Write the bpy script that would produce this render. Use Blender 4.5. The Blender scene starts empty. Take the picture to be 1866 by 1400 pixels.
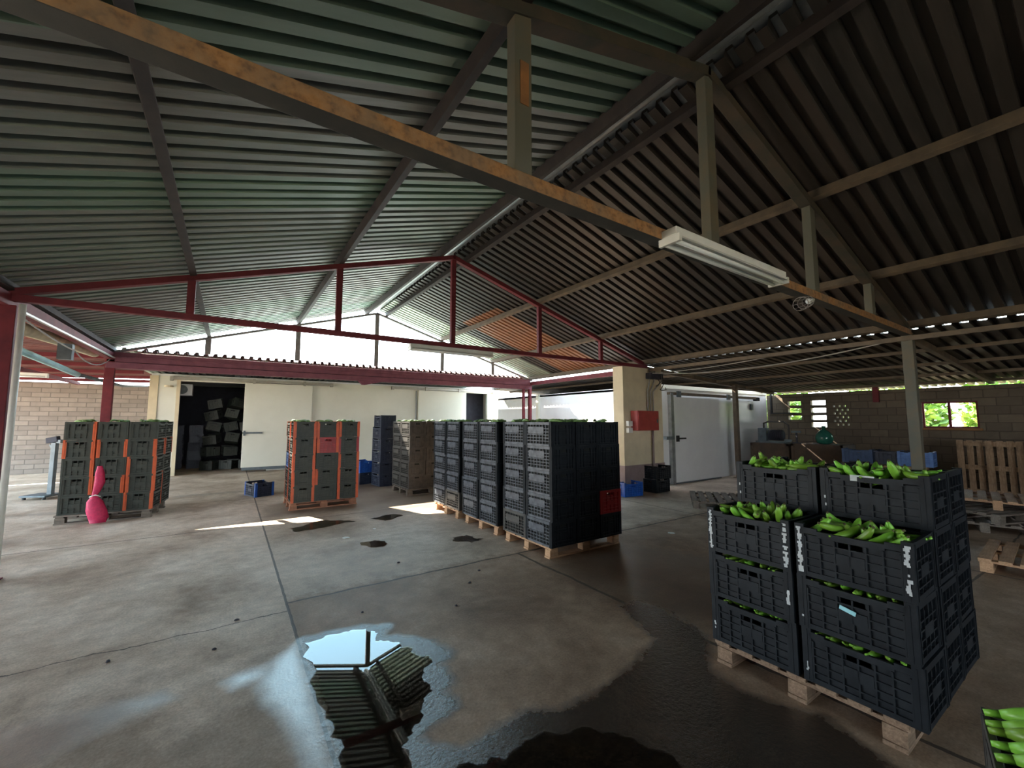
import bpy, bmesh, math, random
import numpy as np
from mathutils import Vector, Matrix
random.seed(7)
SC = bpy.context.scene
COL = SC.collection
PI = math.pi

# ------------------------------------------------------------------ camera
CAM_F, CAM_YAW, CAM_PITCH, CAM_ROLL, CAM_H = 759.92, .5914, .0877, -.0003, 1.65
def make_camera():
    cd = bpy.data.cameras.new('camera'); co = bpy.data.objects.new('camera', cd); COL.objects.link(co)
    y, p, r = CAM_YAW, CAM_PITCH, CAM_ROLL
    f = Vector((math.sin(y)*math.cos(p), math.cos(y)*math.cos(p), math.sin(p)))
    rt = Vector((math.cos(y), -math.sin(y), 0)); u = rt.cross(f)
    r2 = rt*math.cos(r)+u*math.sin(r); u2 = -rt*math.sin(r)+u*math.cos(r)
    m = Matrix((r2, u2, -f)).transposed().to_4x4(); m.translation = (0, 0, CAM_H)
    co.matrix_world = m
    cd.sensor_width = 36; cd.lens = CAM_F/1866*36; cd.clip_start = .05; cd.clip_end = 300
    SC.camera = co
make_camera()

# ------------------------------------------------------------------ light and exposure
SC.view_settings.view_transform = 'Standard'; SC.view_settings.look = 'None'
SC.view_settings.gamma = 1; SC.view_settings.use_curve_mapping = False
SC.view_settings.exposure = 0.0
SKY_STRENGTH = 12.5
SUN_STRENGTH = 44
w = bpy.data.worlds.new('sky'); SC.world = w; w.use_nodes = True
nt = w.node_tree; nt.nodes.clear()
out = nt.nodes.new('ShaderNodeOutputWorld'); bg = nt.nodes.new('ShaderNodeBackground')
tc = nt.nodes.new('ShaderNodeTexCoord'); sx = nt.nodes.new('ShaderNodeSeparateXYZ'); cr = nt.nodes.new('ShaderNodeValToRGB')
nt.links.new(tc.outputs['Generated'], sx.inputs[0]); nt.links.new(sx.outputs['Z'], cr.inputs[0])
e = cr.color_ramp.elements
e[0].position = 0; e[0].color = (.95, .985, 1, 1); e[1].position = .8; e[1].color = (.80, .88, 1, 1)
m_ = e.new(.12); m_.color = (.86, .95, 1, 1)
m_ = e.new(.42); m_.color = (.46, .79, 1, 1)
nt.links.new(cr.outputs[0], bg.inputs[0]); bg.inputs[1].default_value = SKY_STRENGTH
nt.links.new(bg.outputs[0], out.inputs[0])
sun = bpy.data.lights.new('sun', 'SUN'); sun.energy = SUN_STRENGTH; sun.angle = .009; sun.color = (1, .9, .74)
so = bpy.data.objects.new('sun', sun); COL.objects.link(so)
so.rotation_euler = Vector((.4, -1.065, -1)).to_track_quat('-Z', 'Y').to_euler(); so.location = (-3, 14, 12)

# ------------------------------------------------------------------ materials
MATS = {}
def nodes_of(name):
    m = bpy.data.materials.new(name); m.use_nodes = True; t = m.node_tree
    return m, t, t.nodes['Principled BSDF']
def N(t, k, **kw):
    n = t.nodes.new(k)
    for a, b in kw.items(): setattr(n, a, b)
    return n
def L(t, a, b): t.links.new(a, b)
def noise(t, scale, detail=5, rough=.6, co='Object', vec=None, dist=0):
    n = N(t, 'ShaderNodeTexNoise'); n.inputs['Scale'].default_value = scale; n.inputs['Detail'].default_value = detail
    n.inputs['Roughness'].default_value = rough; n.inputs['Distortion'].default_value = dist
    if vec is None:
        c = N(t, 'ShaderNodeTexCoord'); vec = c.outputs[co]
    L(t, vec, n.inputs['Vector']); return n.outputs[0]
def ramp(t, fac, stops):
    r = N(t, 'ShaderNodeValToRGB'); e = r.color_ramp.elements
    while len(e) < len(stops): e.new(.5)
    for i, (p, c) in enumerate(stops):
        e[i].position = p; e[i].color = (*c, 1) if len(c) == 3 else c
    L(t, fac, r.inputs[0]); return r.outputs[0]
def mixc(t, fac, a, b, blend='MIX'):
    n = N(t, 'ShaderNodeMix', data_type='RGBA', blend_type=blend)
    for i, v in ((0, fac), (6, a), (7, b)):
        if hasattr(v, 'is_linked'): L(t, v, n.inputs[i])
        elif i == 0: n.inputs[0].default_value = v
        else: n.inputs[i].default_value = (*v, 1)
    return n.outputs[2]
def math_(t, op, a, b=None, c=None, clamp=False):
    n = N(t, 'ShaderNodeMath', operation=op, use_clamp=clamp)
    for i, v in enumerate((a, b, c)):
        if v is None: continue
        if hasattr(v, 'is_linked'): L(t, v, n.inputs[i])
        else: n.inputs[i].default_value = v
    return n.outputs[0]
def bump(t, h, bs, strength=.3, dist=.01):
    b = N(t, 'ShaderNodeBump'); b.inputs['Strength'].default_value = strength; b.inputs['Distance'].default_value = dist
    L(t, h, b.inputs['Height']); L(t, b.outputs[0], bs.inputs['Normal']); return b
def mat(name, c1, c2=None, rough=.6, metal=0, scale=6, lo=.35, hi=.7, bmp=.15, bscale=None, spec=.5, dist=0):
    if name in MATS: return MATS[name]
    m, t, b = nodes_of(name)
    if c2 is None: c2 = tuple(min(1, x*.7) for x in c1)
    f = noise(t, scale, dist=dist); col = ramp(t, f, [(lo, c1), (hi, c2)])
    L(t, col, b.inputs['Base Color']); b.inputs['Roughness'].default_value = rough; b.inputs['Metallic'].default_value = metal
    b.inputs['Specular IOR Level'].default_value = spec
    if bmp: bump(t, noise(t, bscale or scale*6), b, bmp, .004)
    MATS[name] = m; return m

BLACK_LIT = mat('side_lit_black_plastic', (.050, .058, .072), (.13, .145, .17), rough=.4, scale=12, lo=.35, hi=.7, bmp=.1)  # black plastic lightened to paint side light onto the lattice crates
BLACK = mat('black_plastic', (.010, .013, .017), (.024, .029, .035), rough=.5, scale=9, lo=.42, hi=.75, bmp=.1, spec=.2)
DGREY = mat('grey_plastic', (.045, .042, .040), (.085, .080, .072), rough=.45, scale=9)
DGREEN = mat('dark_green_plastic', (.018, .026, .020), (.040, .045, .034), rough=.5, scale=8)
ORANGE = mat('orange_plastic', (.62, .105, .025), (.40, .07, .025), rough=.45, scale=9)
RED = mat('red_plastic', (.36, .016, .020), (.22, .012, .015), rough=.4, scale=9)
BLUE = mat('blue_plastic', (.012, .11, .48), (.01, .06, .28), rough=.4, scale=8)
NAVY = mat('navy_plastic', (.012, .020, .045), (.022, .032, .06), rough=.4, scale=8)
PALEBLUE = mat('pale_blue_plastic', (.12, .23, .50), (.07, .14, .34), rough=.5, scale=8)
def wood(name, c1, c2, c3):
    m, t, b = nodes_of(name)
    c = N(t, 'ShaderNodeTexCoord'); mp = N(t, 'ShaderNodeMapping'); mp.inputs['Scale'].default_value = (3, 26, 26)
    L(t, c.outputs['Object'], mp.inputs[0])
    g = noise(t, 2.2, 6, .65, vec=mp.outputs[0], dist=.6); col = ramp(t, g, [(.25, c1), (.5, c2), (.75, c3)])
    d = noise(t, 3.5, 4); col = mixc(t, ramp(t, d, [(.45, (0, 0, 0)), (.8, (.75, .75, .75))]), col, tuple(x*.35 for x in c1))
    L(t, col, b.inputs['Base Color']); b.inputs['Roughness'].default_value = .75; bump(t, g, b, .35, .003)
    return m
WOOD = wood('pallet_wood', (.26, .155, .085), (.42, .27, .16), (.55, .38, .24))
WOODN = wood('dark_weathered_wood', (.12, .075, .045), (.24, .155, .10), (.36, .25, .17))
WOODP = wood('pallet_pine', (.34, .19, .10), (.50, .30, .17), (.60, .40, .25))
WOODG = wood('weathered_wood', (.10, .08, .065), (.19, .155, .125), (.27, .225, .18))
def banana_mat(name, base, tip):
    m, t, b = nodes_of(name)
    oi = N(t, 'ShaderNodeObjectInfo'); hs = N(t, 'ShaderNodeHueSaturation')
    f = noise(t, 14); c = ramp(t, f, [(.35, base), (.75, tuple(x*.62 for x in base))])
    L(t, c, hs.inputs['Color']); v = math_(t, 'MULTIPLY_ADD', oi.outputs['Random'], .7, .65); L(t, v, hs.inputs['Value'])
    h = math_(t, 'MULTIPLY_ADD', oi.outputs['Random'], .03, .485); L(t, h, hs.inputs['Hue'])
    L(t, hs.outputs[0], b.inputs['Base Color']); b.inputs['Roughness'].default_value = .38
    return m
BANANA = banana_mat('green_banana_skin', (.23, .50, .05), (.3, .3, .05))
NUB = mat('banana_nub', (.05, .04, .02), (.10, .09, .03), rough=.8)
PAPER = mat('torn_paper', (.62, .66, .68), (.46, .50, .52), rough=.8, scale=20)
TAG = mat('light_blue_tag', (.35, .72, .80), (.30, .62, .7), rough=.6)
OXIDE = mat('red_oxide_paint', (.20, .030, .040), (.12, .020, .030), rough=.62, scale=5, spec=.3)
OLDGREY = mat('old_grey_paint', (.115, .115, .092), (.17, .125, .075), rough=.72, scale=3.2, lo=.45, hi=.75, bmp=.25)
OLIVE = mat('dark_olive_paint', (.045, .045, .035), (.085, .06, .04), rough=.75, scale=4)
FARG = mat('flare_grey_paint', (.30, .29, .30), (.20, .18, .19), rough=.5)  # grey puts the sky flare into the far truss colour
PURPLE = mat('flare_purple_red_paint', (.24, .085, .12), (.17, .055, .085), rough=.6, spec=.3)  # purple flare from the bright gable mixed into the red paint
RUSTY = mat('dusty_rust', (.36, .155, .055), (.20, .105, .05), rough=.9, scale=7, lo=.35, hi=.7, bmp=.4)
DARKSTEEL = mat('dark_purlin_paint', (.022, .017, .018), (.045, .034, .030), rough=.7, scale=4)
BROWNSTEEL = mat('dusty_purlin_paint', (.17, .125, .085), (.10, .08, .06), rough=.75, scale=5)
GALV = mat('galvanised_steel', (.34, .36, .37), (.22, .24, .25), rough=.45, metal=.5, scale=6)
CREAM = mat('cream_plaster', (.70, .60, .42), (.58, .49, .34), rough=.85, scale=2.5, bmp=.1)
MAUVE = mat('mauve_plinth_paint', (.30, .22, .21), (.22, .16, .15), rough=.85, scale=4)
PANEL = mat('cream_insulated_panel', (.74, .73, .64), (.66, .65, .56), rough=.42, scale=1.2, lo=.4, hi=.8, bmp=.03)
PANELW = mat('white_insulated_panel', (.78, .79, .80), (.66, .67, .69), rough=.25, scale=1.0, lo=.4, hi=.85, bmp=.03)
BLACKR = mat('black_rubber', (.015, .015, .015), (.03, .03, .03), rough=.7)
ALU = mat('aluminium_rail', (.50, .48, .44), (.38, .36, .33), rough=.4, metal=.6)
WHITEE = mat('white_enamel', (.80, .80, .76), (.70, .70, .64), rough=.4)
BEIGEP = mat('beige_wrap', (.62, .56, .40), (.40, .36, .27), rough=.8, scale=5)
BLUEPIPE = mat('pale_blue_pipe', (.36, .62, .66), (.28, .50, .55), rough=.5)
CABLE = mat('grey_cable', (.36, .34, .32), (.24, .22, .21), rough=.7)
DCABLE = mat('dark_cable', (.06, .055, .05), (.10, .09, .08), rough=.7)
NET = mat('pink_net', (.62, .02, .10), (.42, .01, .07), rough=.6, scale=30)
BOXR = mat('red_cabinet_paint', (.40, .055, .05), (.30, .04, .04), rough=.45)
BROWNBIN = mat('brown_board', (.10, .068, .045), (.062, .043, .032), rough=.85)
DEEP = mat('dark_interior', (.035, .035, .05), (.02, .02, .03), rough=.8)
BROWN = mat('brown_post_paint', (.15, .105, .065), (.09, .065, .045), rough=.7)
GREENGLASS = mat('green_glass', (.03, .16, .11), (.02, .10, .08), rough=.08)
SCALEG = mat('grey_scale_paint', (.14, .17, .19), (.08, .10, .11), rough=.5)
BARK = mat('bark', (.10, .07, .045), (.05, .035, .025), rough=.9)
def leaf_mat():
    m, t, b = nodes_of('foliage'); f = noise(t, 1.4, 4)
    L(t, ramp(t, f, [(.35, (.06, .14, .02)), (.55, (.20, .34, .04)), (.75, (.42, .48, .08))]), b.inputs['Base Color'])
    b.inputs['Roughness'].default_value = .6; return m
LEAF = leaf_mat()
def fluor():
    m, t, b = nodes_of('frosted_tube'); b.inputs['Base Color'].default_value = (.82, .86, .86, 1); b.inputs['Roughness'].default_value = .25
    return m
TUBE = fluor()

def sheet_mat(name, pan, streak, tint, rough=.45, metal=.35):
    """dull corrugated sheet; panel to panel variation along the world Y axis"""
    m, t, b = nodes_of(name)
    g = N(t, 'ShaderNodeNewGeometry'); s = N(t, 'ShaderNodeSeparateXYZ'); L(t, g.outputs['Position'], s.inputs[0])
    fl = math_(t, 'FLOOR', math_(t, 'DIVIDE', s.outputs['Y'], .686))
    wn = N(t, 'ShaderNodeTexWhiteNoise', noise_dimensions='1D'); L(t, fl, wn.inputs['W'])
    mp = N(t, 'ShaderNodeMapping'); mp.inputs['Scale'].default_value = (.5, 4, 1); L(t, g.outputs['Position'], mp.inputs[0])
    f = noise(t, 2.2, 5, .65, vec=mp.outputs[0])
    c = ramp(t, f, [(.3, pan), (.7, streak)])
    c = mixc(t, ramp(t, wn.outputs['Value'], [(.45, (0, 0, 0)), (.9, (.8, .8, .8))]), c, tint)
    L(t, c, b.inputs['Base Color']); b.inputs['Roughness'].default_value = rough; b.inputs['Metallic'].default_value = metal
    return m, t, b, s, c
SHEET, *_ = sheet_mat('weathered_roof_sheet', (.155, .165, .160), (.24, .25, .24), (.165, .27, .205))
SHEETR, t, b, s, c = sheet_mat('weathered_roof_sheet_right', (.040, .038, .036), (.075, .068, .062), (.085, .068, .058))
# orange tone over a run of sheets, pale tone beyond it towards the open gable
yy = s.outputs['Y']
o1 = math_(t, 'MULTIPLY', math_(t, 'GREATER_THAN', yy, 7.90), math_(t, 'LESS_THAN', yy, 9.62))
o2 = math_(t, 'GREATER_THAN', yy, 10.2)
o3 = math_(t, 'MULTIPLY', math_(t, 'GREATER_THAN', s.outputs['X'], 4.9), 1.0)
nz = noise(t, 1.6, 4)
rust = ramp(t, nz, [(.3, (.46, .20, .09)), (.7, (.34, .17, .10))])  # orange tones for that run of sheets
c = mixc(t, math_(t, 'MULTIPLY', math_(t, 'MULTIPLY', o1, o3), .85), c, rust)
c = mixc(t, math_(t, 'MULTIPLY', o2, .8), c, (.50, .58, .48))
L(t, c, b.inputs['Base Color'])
SHEETL, *_ = sheet_mat('lean_to_sheet', (.06, .055, .05), (.10, .09, .08), (.14, .12, .09), rough=.6)
PALESHEET = mat('pale_low_roof_sheet', (.36, .42, .36), (.26, .31, .27), rough=.6, scale=2)
SHEETRED, *_ = sheet_mat('red_roof_sheet', (.16, .045, .04), (.11, .035, .035), (.20, .06, .05), rough=.6, metal=.1)

def block_mat(name, c1, c2, mortar, bw, bh, axis):
    m, t, b = nodes_of(name)
    g = N(t, 'ShaderNodeNewGeometry'); s = N(t, 'ShaderNodeSeparateXYZ'); L(t, g.outputs['Position'], s.inputs[0])
    cb = N(t, 'ShaderNodeCombineXYZ'); L(t, s.outputs[axis], cb.inputs[0]); L(t, s.outputs['Z'], cb.inputs[1])
    br = N(t, 'ShaderNodeTexBrick'); L(t, cb.outputs[0], br.inputs['Vector'])
    br.inputs['Scale'].default_value = 1; br.inputs['Brick Width'].default_value = bw; br.inputs['Row Height'].default_value = bh
    br.inputs['Mortar Size'].default_value = .012; br.inputs['Mortar Smooth'].default_value = .3
    br.inputs['Color1'].default_value = (*c1, 1); br.inputs['Color2'].default_value = (*c2, 1); br.inputs['Mortar'].default_value = (*mortar, 1)
    n = noise(t, 5, 6, vec=g.outputs['Position']); c = mixc(t, ramp(t, n, [(.35, (0, 0, 0)), (.8, (.6, .6, .6))]), br.outputs['Color'], tuple(x*.55 for x in c1))
    L(t, c, b.inputs['Base Color']); b.inputs['Roughness'].default_value = .9
    bump(t, math_(t, 'SUBTRACT', n, math_(t, 'MULTIPLY', br.outputs['Fac'], 1.5)), b, .6, .012)
    return m
BLOCKB = block_mat('pale_clay_block', (.30, .25, .21), (.22, .18, .155), (.15, .125, .11), .42, .15, 'X')
BLOCKR = block_mat('brown_clay_block', (.20, .155, .11), (.14, .11, .08), (.10, .08, .06), .40, .20, 'Y')

# ------------------------------------------------------------------ mesh helpers
class MB:
    def __init__(s): s.v = []; s.f = []
    def box(s, c, d, rot=None):
        x, y, z = (k/2 for k in d); b = len(s.v)
        pts = [Vector((i*x, j*y, k*z)) for i in (-1, 1) for j in (-1, 1) for k in (-1, 1)]
        if rot is not None: pts = [rot @ p for p in pts]
        s.v += [p+Vector(c) for p in pts]
        s.f += [tuple(b+i for i in q) for q in ((0, 1, 3, 2), (4, 6, 7, 5), (0, 4, 5, 1), (2, 3, 7, 6), (0, 2, 6, 4), (1, 5, 7, 3))]
        return s
    def b2(s, x0, x1, y0, y1, z0, z1): return s.box(((x0+x1)/2, (y0+y1)/2, (z0+z1)/2), (x1-x0, y1-y0, z1-z0))
    def bar(s, p, q, wd, ht, up=(0, 0, 1)):
        p = Vector(p); q = Vector(q); d = (q-p); ln = d.length; d.normalize()
        sd = d.cross(Vector(up)); 
        if sd.length < 1e-4: sd = d.cross(Vector((0, 1, 0)))
        sd.normalize(); u = sd.cross(d)
        return s.box((p+q)/2, (ln, wd, ht), Matrix((d, sd, u)).transposed())
    def tube(s, pts, r, n=8, cap=True, radii=None):
        pts = [Vector(p) for p in pts]; rings = []
        up = Vector((0, 0, 1)); prev = None
        for i, p in enumerate(pts):
            a = pts[max(0, i-1)]; c = pts[min(len(pts)-1, i+1)]; d = (c-a).normalized()
            if prev is None:
                sd = d.cross(up)
                if sd.length < .05: sd = d.cross(Vector((0, 1, 0)))
            else: sd = prev - d*prev.dot(d)
            sd.normalize(); prev = sd; u = sd.cross(d); rr = radii[i] if radii else r
            b = len(s.v); rings.append(b)
            s.v += [p+sd*math.cos(2*PI*k/n)*rr+u*math.sin(2*PI*k/n)*rr for k in range(n)]
        for a, b in zip(rings, rings[1:]):
            for k in range(n): s.f.append((a+k, a+(k+1) % n, b+(k+1) % n, b+k))
        if cap: s.f.append(tuple(rings[0]+k for k in reversed(range(n)))); s.f.append(tuple(rings[-1]+k for k in range(n)))
        return s
    def lathe(s, prof, n=20, c=(0, 0, 0)):
        b = len(s.v)
        for r, z in prof: s.v += [Vector((c[0]+r*math.cos(2*PI*k/n), c[1]+r*math.sin(2*PI*k/n), c[2]+z)) for k in range(n)]
        for i in range(len(prof)-1):
            for k in range(n): s.f.append((b+i*n+k, b+i*n+(k+1) % n, b+(i+1)*n+(k+1) % n, b+(i+1)*n+k))
        s.f.append(tuple(b+k for k in reversed(range(n)))); s.f.append(tuple(b+(len(prof)-1)*n+k for k in range(n)))
        return s
    def mesh(s, name, m, smooth=False):
        me = bpy.data.meshes.new(name); me.from_pydata([tuple(p) for p in s.v], [], s.f); me.update()
        me.materials.append(m)
        if smooth: me.polygons.foreach_set('use_smooth', [True]*len(me.polygons))
        return me
    def build(s, name, m, parent=None, smooth=False, bevel=0):
        return put(name, s.mesh(name, m, smooth), parent, bevel=bevel)
def put(name, me, parent=None, loc=(0, 0, 0), rz=0, m=None, bevel=0):
    o = bpy.data.objects.new(name, me); COL.objects.link(o); o.location = loc; o.rotation_euler = (0, 0, rz)
    if parent is not None: o.parent = parent
    if m is not None:
        o.material_slots[0].link = 'OBJECT'; o.material_slots[0].material = m
    if bevel:
        bv = o.modifiers.new('bevel', 'BEVEL'); bv.width = bevel; bv.segments = 2; bv.limit_method = 'ANGLE'
    return o
def tag(o, label=None, cat=None, group=None, kind=None):
    if label: o['label'] = label
    if cat: o['category'] = cat
    if group: o['group'] = group
    if kind: o['kind'] = kind
    return o
def empty(name, loc=(0, 0, 0), rz=0):
    o = bpy.data.objects.new(name, None); o.empty_display_size = .1; COL.objects.link(o); o.location = loc; o.rotation_euler = (0, 0, rz); return o
def recenter(o):
    return o
def struct(o): o['kind'] = 'structure'; return o

# ------------------------------------------------------------------ roof numbers (metres)
XR, ZR = 3.19, 4.60                 # ridge line
XLE, XRE, ZE = -2.06, 8.40, 3.0     # eaves
Y1, Y2, Y3 = 1.83, 6.64, 11.37      # truss planes
YB, YF = -7.9, 11.5                 # roof back edge / gable edge
SL, SRt = (ZR-ZE)/(XR-XLE), (ZR-ZE)/(XRE-XR)
def zroof(x): return ZR-(XR-x)*SL if x < XR else ZR-(x-XR)*SRt

# ------------------------------------------------------------------ floor
def sdist(px, py, poly):
    poly = np.array(poly, float); a = poly; b = np.roll(poly, -1, 0)
    best = np.full(px.shape, 1e9); ins = np.zeros(px.shape, bool)
    for (ax, ay), (bx, by) in zip(a, b):
        dx, dy = bx-ax, by-ay; t = np.clip(((px-ax)*dx+(py-ay)*dy)/(dx*dx+dy*dy+1e-12), 0, 1)
        best = np.minimum(best, np.hypot(px-ax-t*dx, py-ay-t*dy))
        c = (ay > py) != (by > py)
        with np.errstate(divide='ignore', invalid='ignore'):
            ins ^= c & (px < (bx-ax)*(py-ay)/(by-ay+1e-12)+ax)
    return np.where(ins, best, -best)
POOL = [[0.52, 3.66], [0.72, 3.66], [0.96, 3.6], [1.18, 3.5], [1.1, 3.41], [1.06, 3.34], [1.19, 3.27], [1.29, 3.15], [1.37, 3.01], [1.41, 2.85], [1.34, 2.77], [1.26, 2.75], [1.27, 2.64], [1.25, 2.52], [1.17, 2.46], [1.19, 2.39], [1.18, 2.29], [1.09, 2.27], [0.97, 2.25], [0.9, 2.2], [0.96, 2.1], [1.08, 2.02], [1.25, 2.04], [1.49, 2.07], [1.62, 1.97], [1.94, 1.95], [2.4, 2.04], [2.74, 2.16], [2.82, 2.36], [2.96, 2.68], [3.2, 2.66], [3.24, 2.4], [3.18, 2.17], [3.12, 1.95], [2.73, 1.7], [2.67, 1.47], [2.76, 1.23], [2.84, 1.12], [2.62, .5], [1.6, .2], [.5, .4], [0.5, 2.25], [0.52, 2.68], [0.52, 3.19]]
MIRROR = [[0.53, 3.6], [0.74, 3.58], [0.95, 3.53], [1.02, 3.45], [0.98, 3.3], [1.1, 3.2], [1.18, 3.06], [1.24, 2.9], [1.2, 2.8], [1.12, 2.72], [1.12, 2.6], [1.05, 2.5], [.98, 2.4], [.9, 2.3], [.8, 2.2], [.8, 2.05], [.92, 1.92], [1.2, 1.84], [1.5, 1.85], [1.7, 1.75], [1.9, 1.4], [1.8, .6], [.54, .6], [.52, 2.25], [.53, 2.7]]
DAMP = [[[-1.5, 3.54], [-0.94, 3.54], [-0.51, 3.50], [-0.26, 3.46], [-0.17, 3.3], [-0.36, 3.22], [-0.52, 3.14], [-0.69, 3.05], [-0.84, 2.9], [-1.5, 2.7]],
        [[0.01, 3.35], [0.11, 3.42], [0.26, 3.42], [0.34, 3.26], [0.22, 3.22], [0.08, 3.19]],
        [[0.52, 3.66], [0.32, 3.46], [0.20, 3.2], [0.22, 2.97], [0.29, 2.77], [0.33, 2.56], [0.36, 2.2], [.36, 1.6], [0.5, 1.6], [0.52, 2.68], [0.52, 3.19]]]
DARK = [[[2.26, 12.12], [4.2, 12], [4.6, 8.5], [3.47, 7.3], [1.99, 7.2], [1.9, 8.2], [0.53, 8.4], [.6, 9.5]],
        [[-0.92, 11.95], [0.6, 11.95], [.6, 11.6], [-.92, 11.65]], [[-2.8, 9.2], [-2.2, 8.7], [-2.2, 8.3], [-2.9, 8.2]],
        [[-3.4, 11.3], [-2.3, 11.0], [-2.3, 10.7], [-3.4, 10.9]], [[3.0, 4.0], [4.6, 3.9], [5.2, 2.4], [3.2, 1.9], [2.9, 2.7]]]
def make_floor():
    xs = np.unique(np.round(np.concatenate([np.arange(-9, -2.4, .5), np.arange(-2.4, 4.2, .035), np.arange(4.2, 15.6, .3), [15.6]]), 4))
    ys = np.unique(np.round(np.concatenate([np.arange(-8, .2, .5), np.arange(.2, 4.6, .035), np.arange(4.6, 12.5, .07), np.arange(12.5, 20.3, .5), [20.3]]), 4))
    X, Y = np.meshgrid(xs, ys); nx, ny = len(xs), len(ys)
    v = np.stack([X.ravel(), Y.ravel(), np.zeros(X.size)], 1)
    i = np.arange(nx*ny).reshape(ny, nx); q = np.stack([i[:-1, :-1], i[:-1, 1:], i[1:, 1:], i[1:, :-1]], -1).reshape(-1, 4)
    me = bpy.data.meshes.new('floor'); me.from_pydata(v.tolist(), [], q.tolist()); me.update()
    px, py = v[:, 0], v[:, 1]
    for nm, polys in (('pool', [POOL]), ('damp', DAMP), ('dark', DARK)):
        d = np.max([sdist(px, py, p) for p in polys], 0); d = np.clip(d, -1, 1)
        at = me.attributes.new(nm, 'FLOAT', 'POINT'); at.data.foreach_set('value', d.astype(np.float32))
    m, t, b = nodes_of('worn_concrete')
    g = N(t, 'ShaderNodeNewGeometry'); s = N(t, 'ShaderNodeSeparateXYZ'); P = g.outputs['Position']; L(t, P, s.inputs[0])
    X_, Y_ = s.outputs['X'], s.outputs['Y']
    n1 = noise(t, 1.1, 8, .62, vec=P, dist=.4); n2 = noise(t, 7, 8, .7, vec=P); n3 = noise(t, 60, 4, .7, vec=P)
    left = ramp(t, n1, [(.25, (.30, .20, .135)), (.47, (.60, .475, .365)), (.70, (.84, .72, .60))])
    right = ramp(t, n1, [(.3, (.23, .145, .092)), (.55, (.42, .295, .205)), (.8, (.60, .47, .36))])
    far = ramp(t, n1, [(.3, (.36, .27, .195)), (.55, (.58, .465, .36)), (.8, (.76, .65, .54))])
    wob = math_(t, 'MULTIPLY', math_(t, 'SUBTRACT', n2, .5), .05)
    isl = math_(t, 'LESS_THAN', math_(t, 'ADD', X_, wob), .5)
    far_f = ramp(t, math_(t, 'ADD', math_(t, 'MULTIPLY', math_(t, 'SUBTRACT', Y_, 4.42), 6.0), math_(t, 'MULTIPLY', math_(t, 'SUBTRACT', n2, .5), 3)), [(0, (0, 0, 0)), (1, (1, 1, 1))])
    col = mixc(t, far_f, right, far); col = mixc(t, isl, col, left)
    stain = ramp(t, math_(t, 'ADD', math_(t, 'SUBTRACT', 3.75, Y_), math_(t, 'MULTIPLY', math_(t, 'SUBTRACT', noise(t, 1.7, 7, .7, vec=P, dist=.5), .5), 3.2)), [(.0, (0, 0, 0)), (.9, (.62, .62, .62))])
    col = mixc(t, math_(t, 'MULTIPLY', stain, isl), col, (.26, .185, .13))
    sp = ramp(t, n3, [(.3, (.72, .72, .72)), (.7, (1.15, 1.15, 1.15))]); col = mixc(t, 1.0, col, sp, 'MULTIPLY')
    sp2 = ramp(t, n2, [(.3, (.74, .72, .70)), (.65, (1.1, 1.1, 1.1))]); col = mixc(t, 1.0, col, sp2, 'MULTIPLY')
    # joints and cracks
    def line(v, at, wd, wv):
        d = math_(t, 'ABSOLUTE', math_(t, 'SUBTRACT', math_(t, 'ADD', v, wv), at))
        return math_(t, 'LESS_THAN', d, wd)
    wl = math_(t, 'MULTIPLY', math_(t, 'SUBTRACT', noise(t, 2.5, 6, vec=P), .5), .10)
    ll = line(X_, .5, .011, math_(t, 'MULTIPLY', wob, .4))
    gr = math_(t, 'GREATER_THAN', X_, .5); lr = math_(t, 'LESS_THAN', X_, .5)
    l2 = math_(t, 'MULTIPLY', line(Y_, 4.42, .016, wl), gr)
    l3 = math_(t, 'MULTIPLY', line(Y_, 4.22, .008, math_(t, 'MULTIPLY', wl, 2.2)), lr)
    l4 = math_(t, 'MULTIPLY', line(X_, 3.05, .018, wl), math_(t, 'LESS_THAN', Y_, 4.42))
    l5 = line(Y_, 7.9, .012, math_(t, 'MULTIPLY', wob, .5)); l6 = line(X_, 6.9, .012, wl); l7 = math_(t, 'MULTIPLY', line(Y_, 1.05, .012, wl), math_(t, 'GREATER_THAN', X_, 3.05))
    jn = ll
    for q_ in (l2, l3, l4, l5, l6, l7): jn = math_(t, 'MAXIMUM', jn, q_)
    col = mixc(t, math_(t, 'MULTIPLY', jn, .8), col, (.035, .03, .028))
    def attr(nm):
        a = N(t, 'ShaderNodeAttribute', attribute_name=nm); return a.outputs['Fac']
    nd = math_(t, 'MULTIPLY', math_(t, 'SUBTRACT', noise(t, 9, 6, .7, vec=P), .5), .16)
    pool = math_(t, 'ADD', attr('pool'), nd)
    wet = ramp(t, math_(t, 'MULTIPLY_ADD', pool, 8, .5), [(.15, (0, 0, 0)), (.75, (1, 1, 1))])
    damp = ramp(t, math_(t, 'MULTIPLY_ADD', math_(t, 'ADD', attr('damp'), math_(t, 'MULTIPLY', nd, .5)), 7, .3), [(.1, (0, 0, 0)), (1, (1, 1, 1))])
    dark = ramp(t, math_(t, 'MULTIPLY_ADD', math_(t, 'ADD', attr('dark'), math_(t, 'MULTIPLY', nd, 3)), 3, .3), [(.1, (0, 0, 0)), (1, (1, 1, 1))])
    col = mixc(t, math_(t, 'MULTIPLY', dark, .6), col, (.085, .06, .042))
    col = mixc(t, math_(t, 'MULTIPLY', damp, .25), col, (.16, .14, .13))
    col = mixc(t, math_(t, 'MULTIPLY', wet, .93), col, (.026, .020, .016))
    L(t, col, b.inputs['Base Color'])
    r = math_(t, 'MULTIPLY_ADD', n2, .25, .52)
    L(t, damp, b.inputs['Coat Weight']); b.inputs['Coat Roughness'].default_value = .30; b.inputs['Coat IOR'].default_value = 1.9
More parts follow.
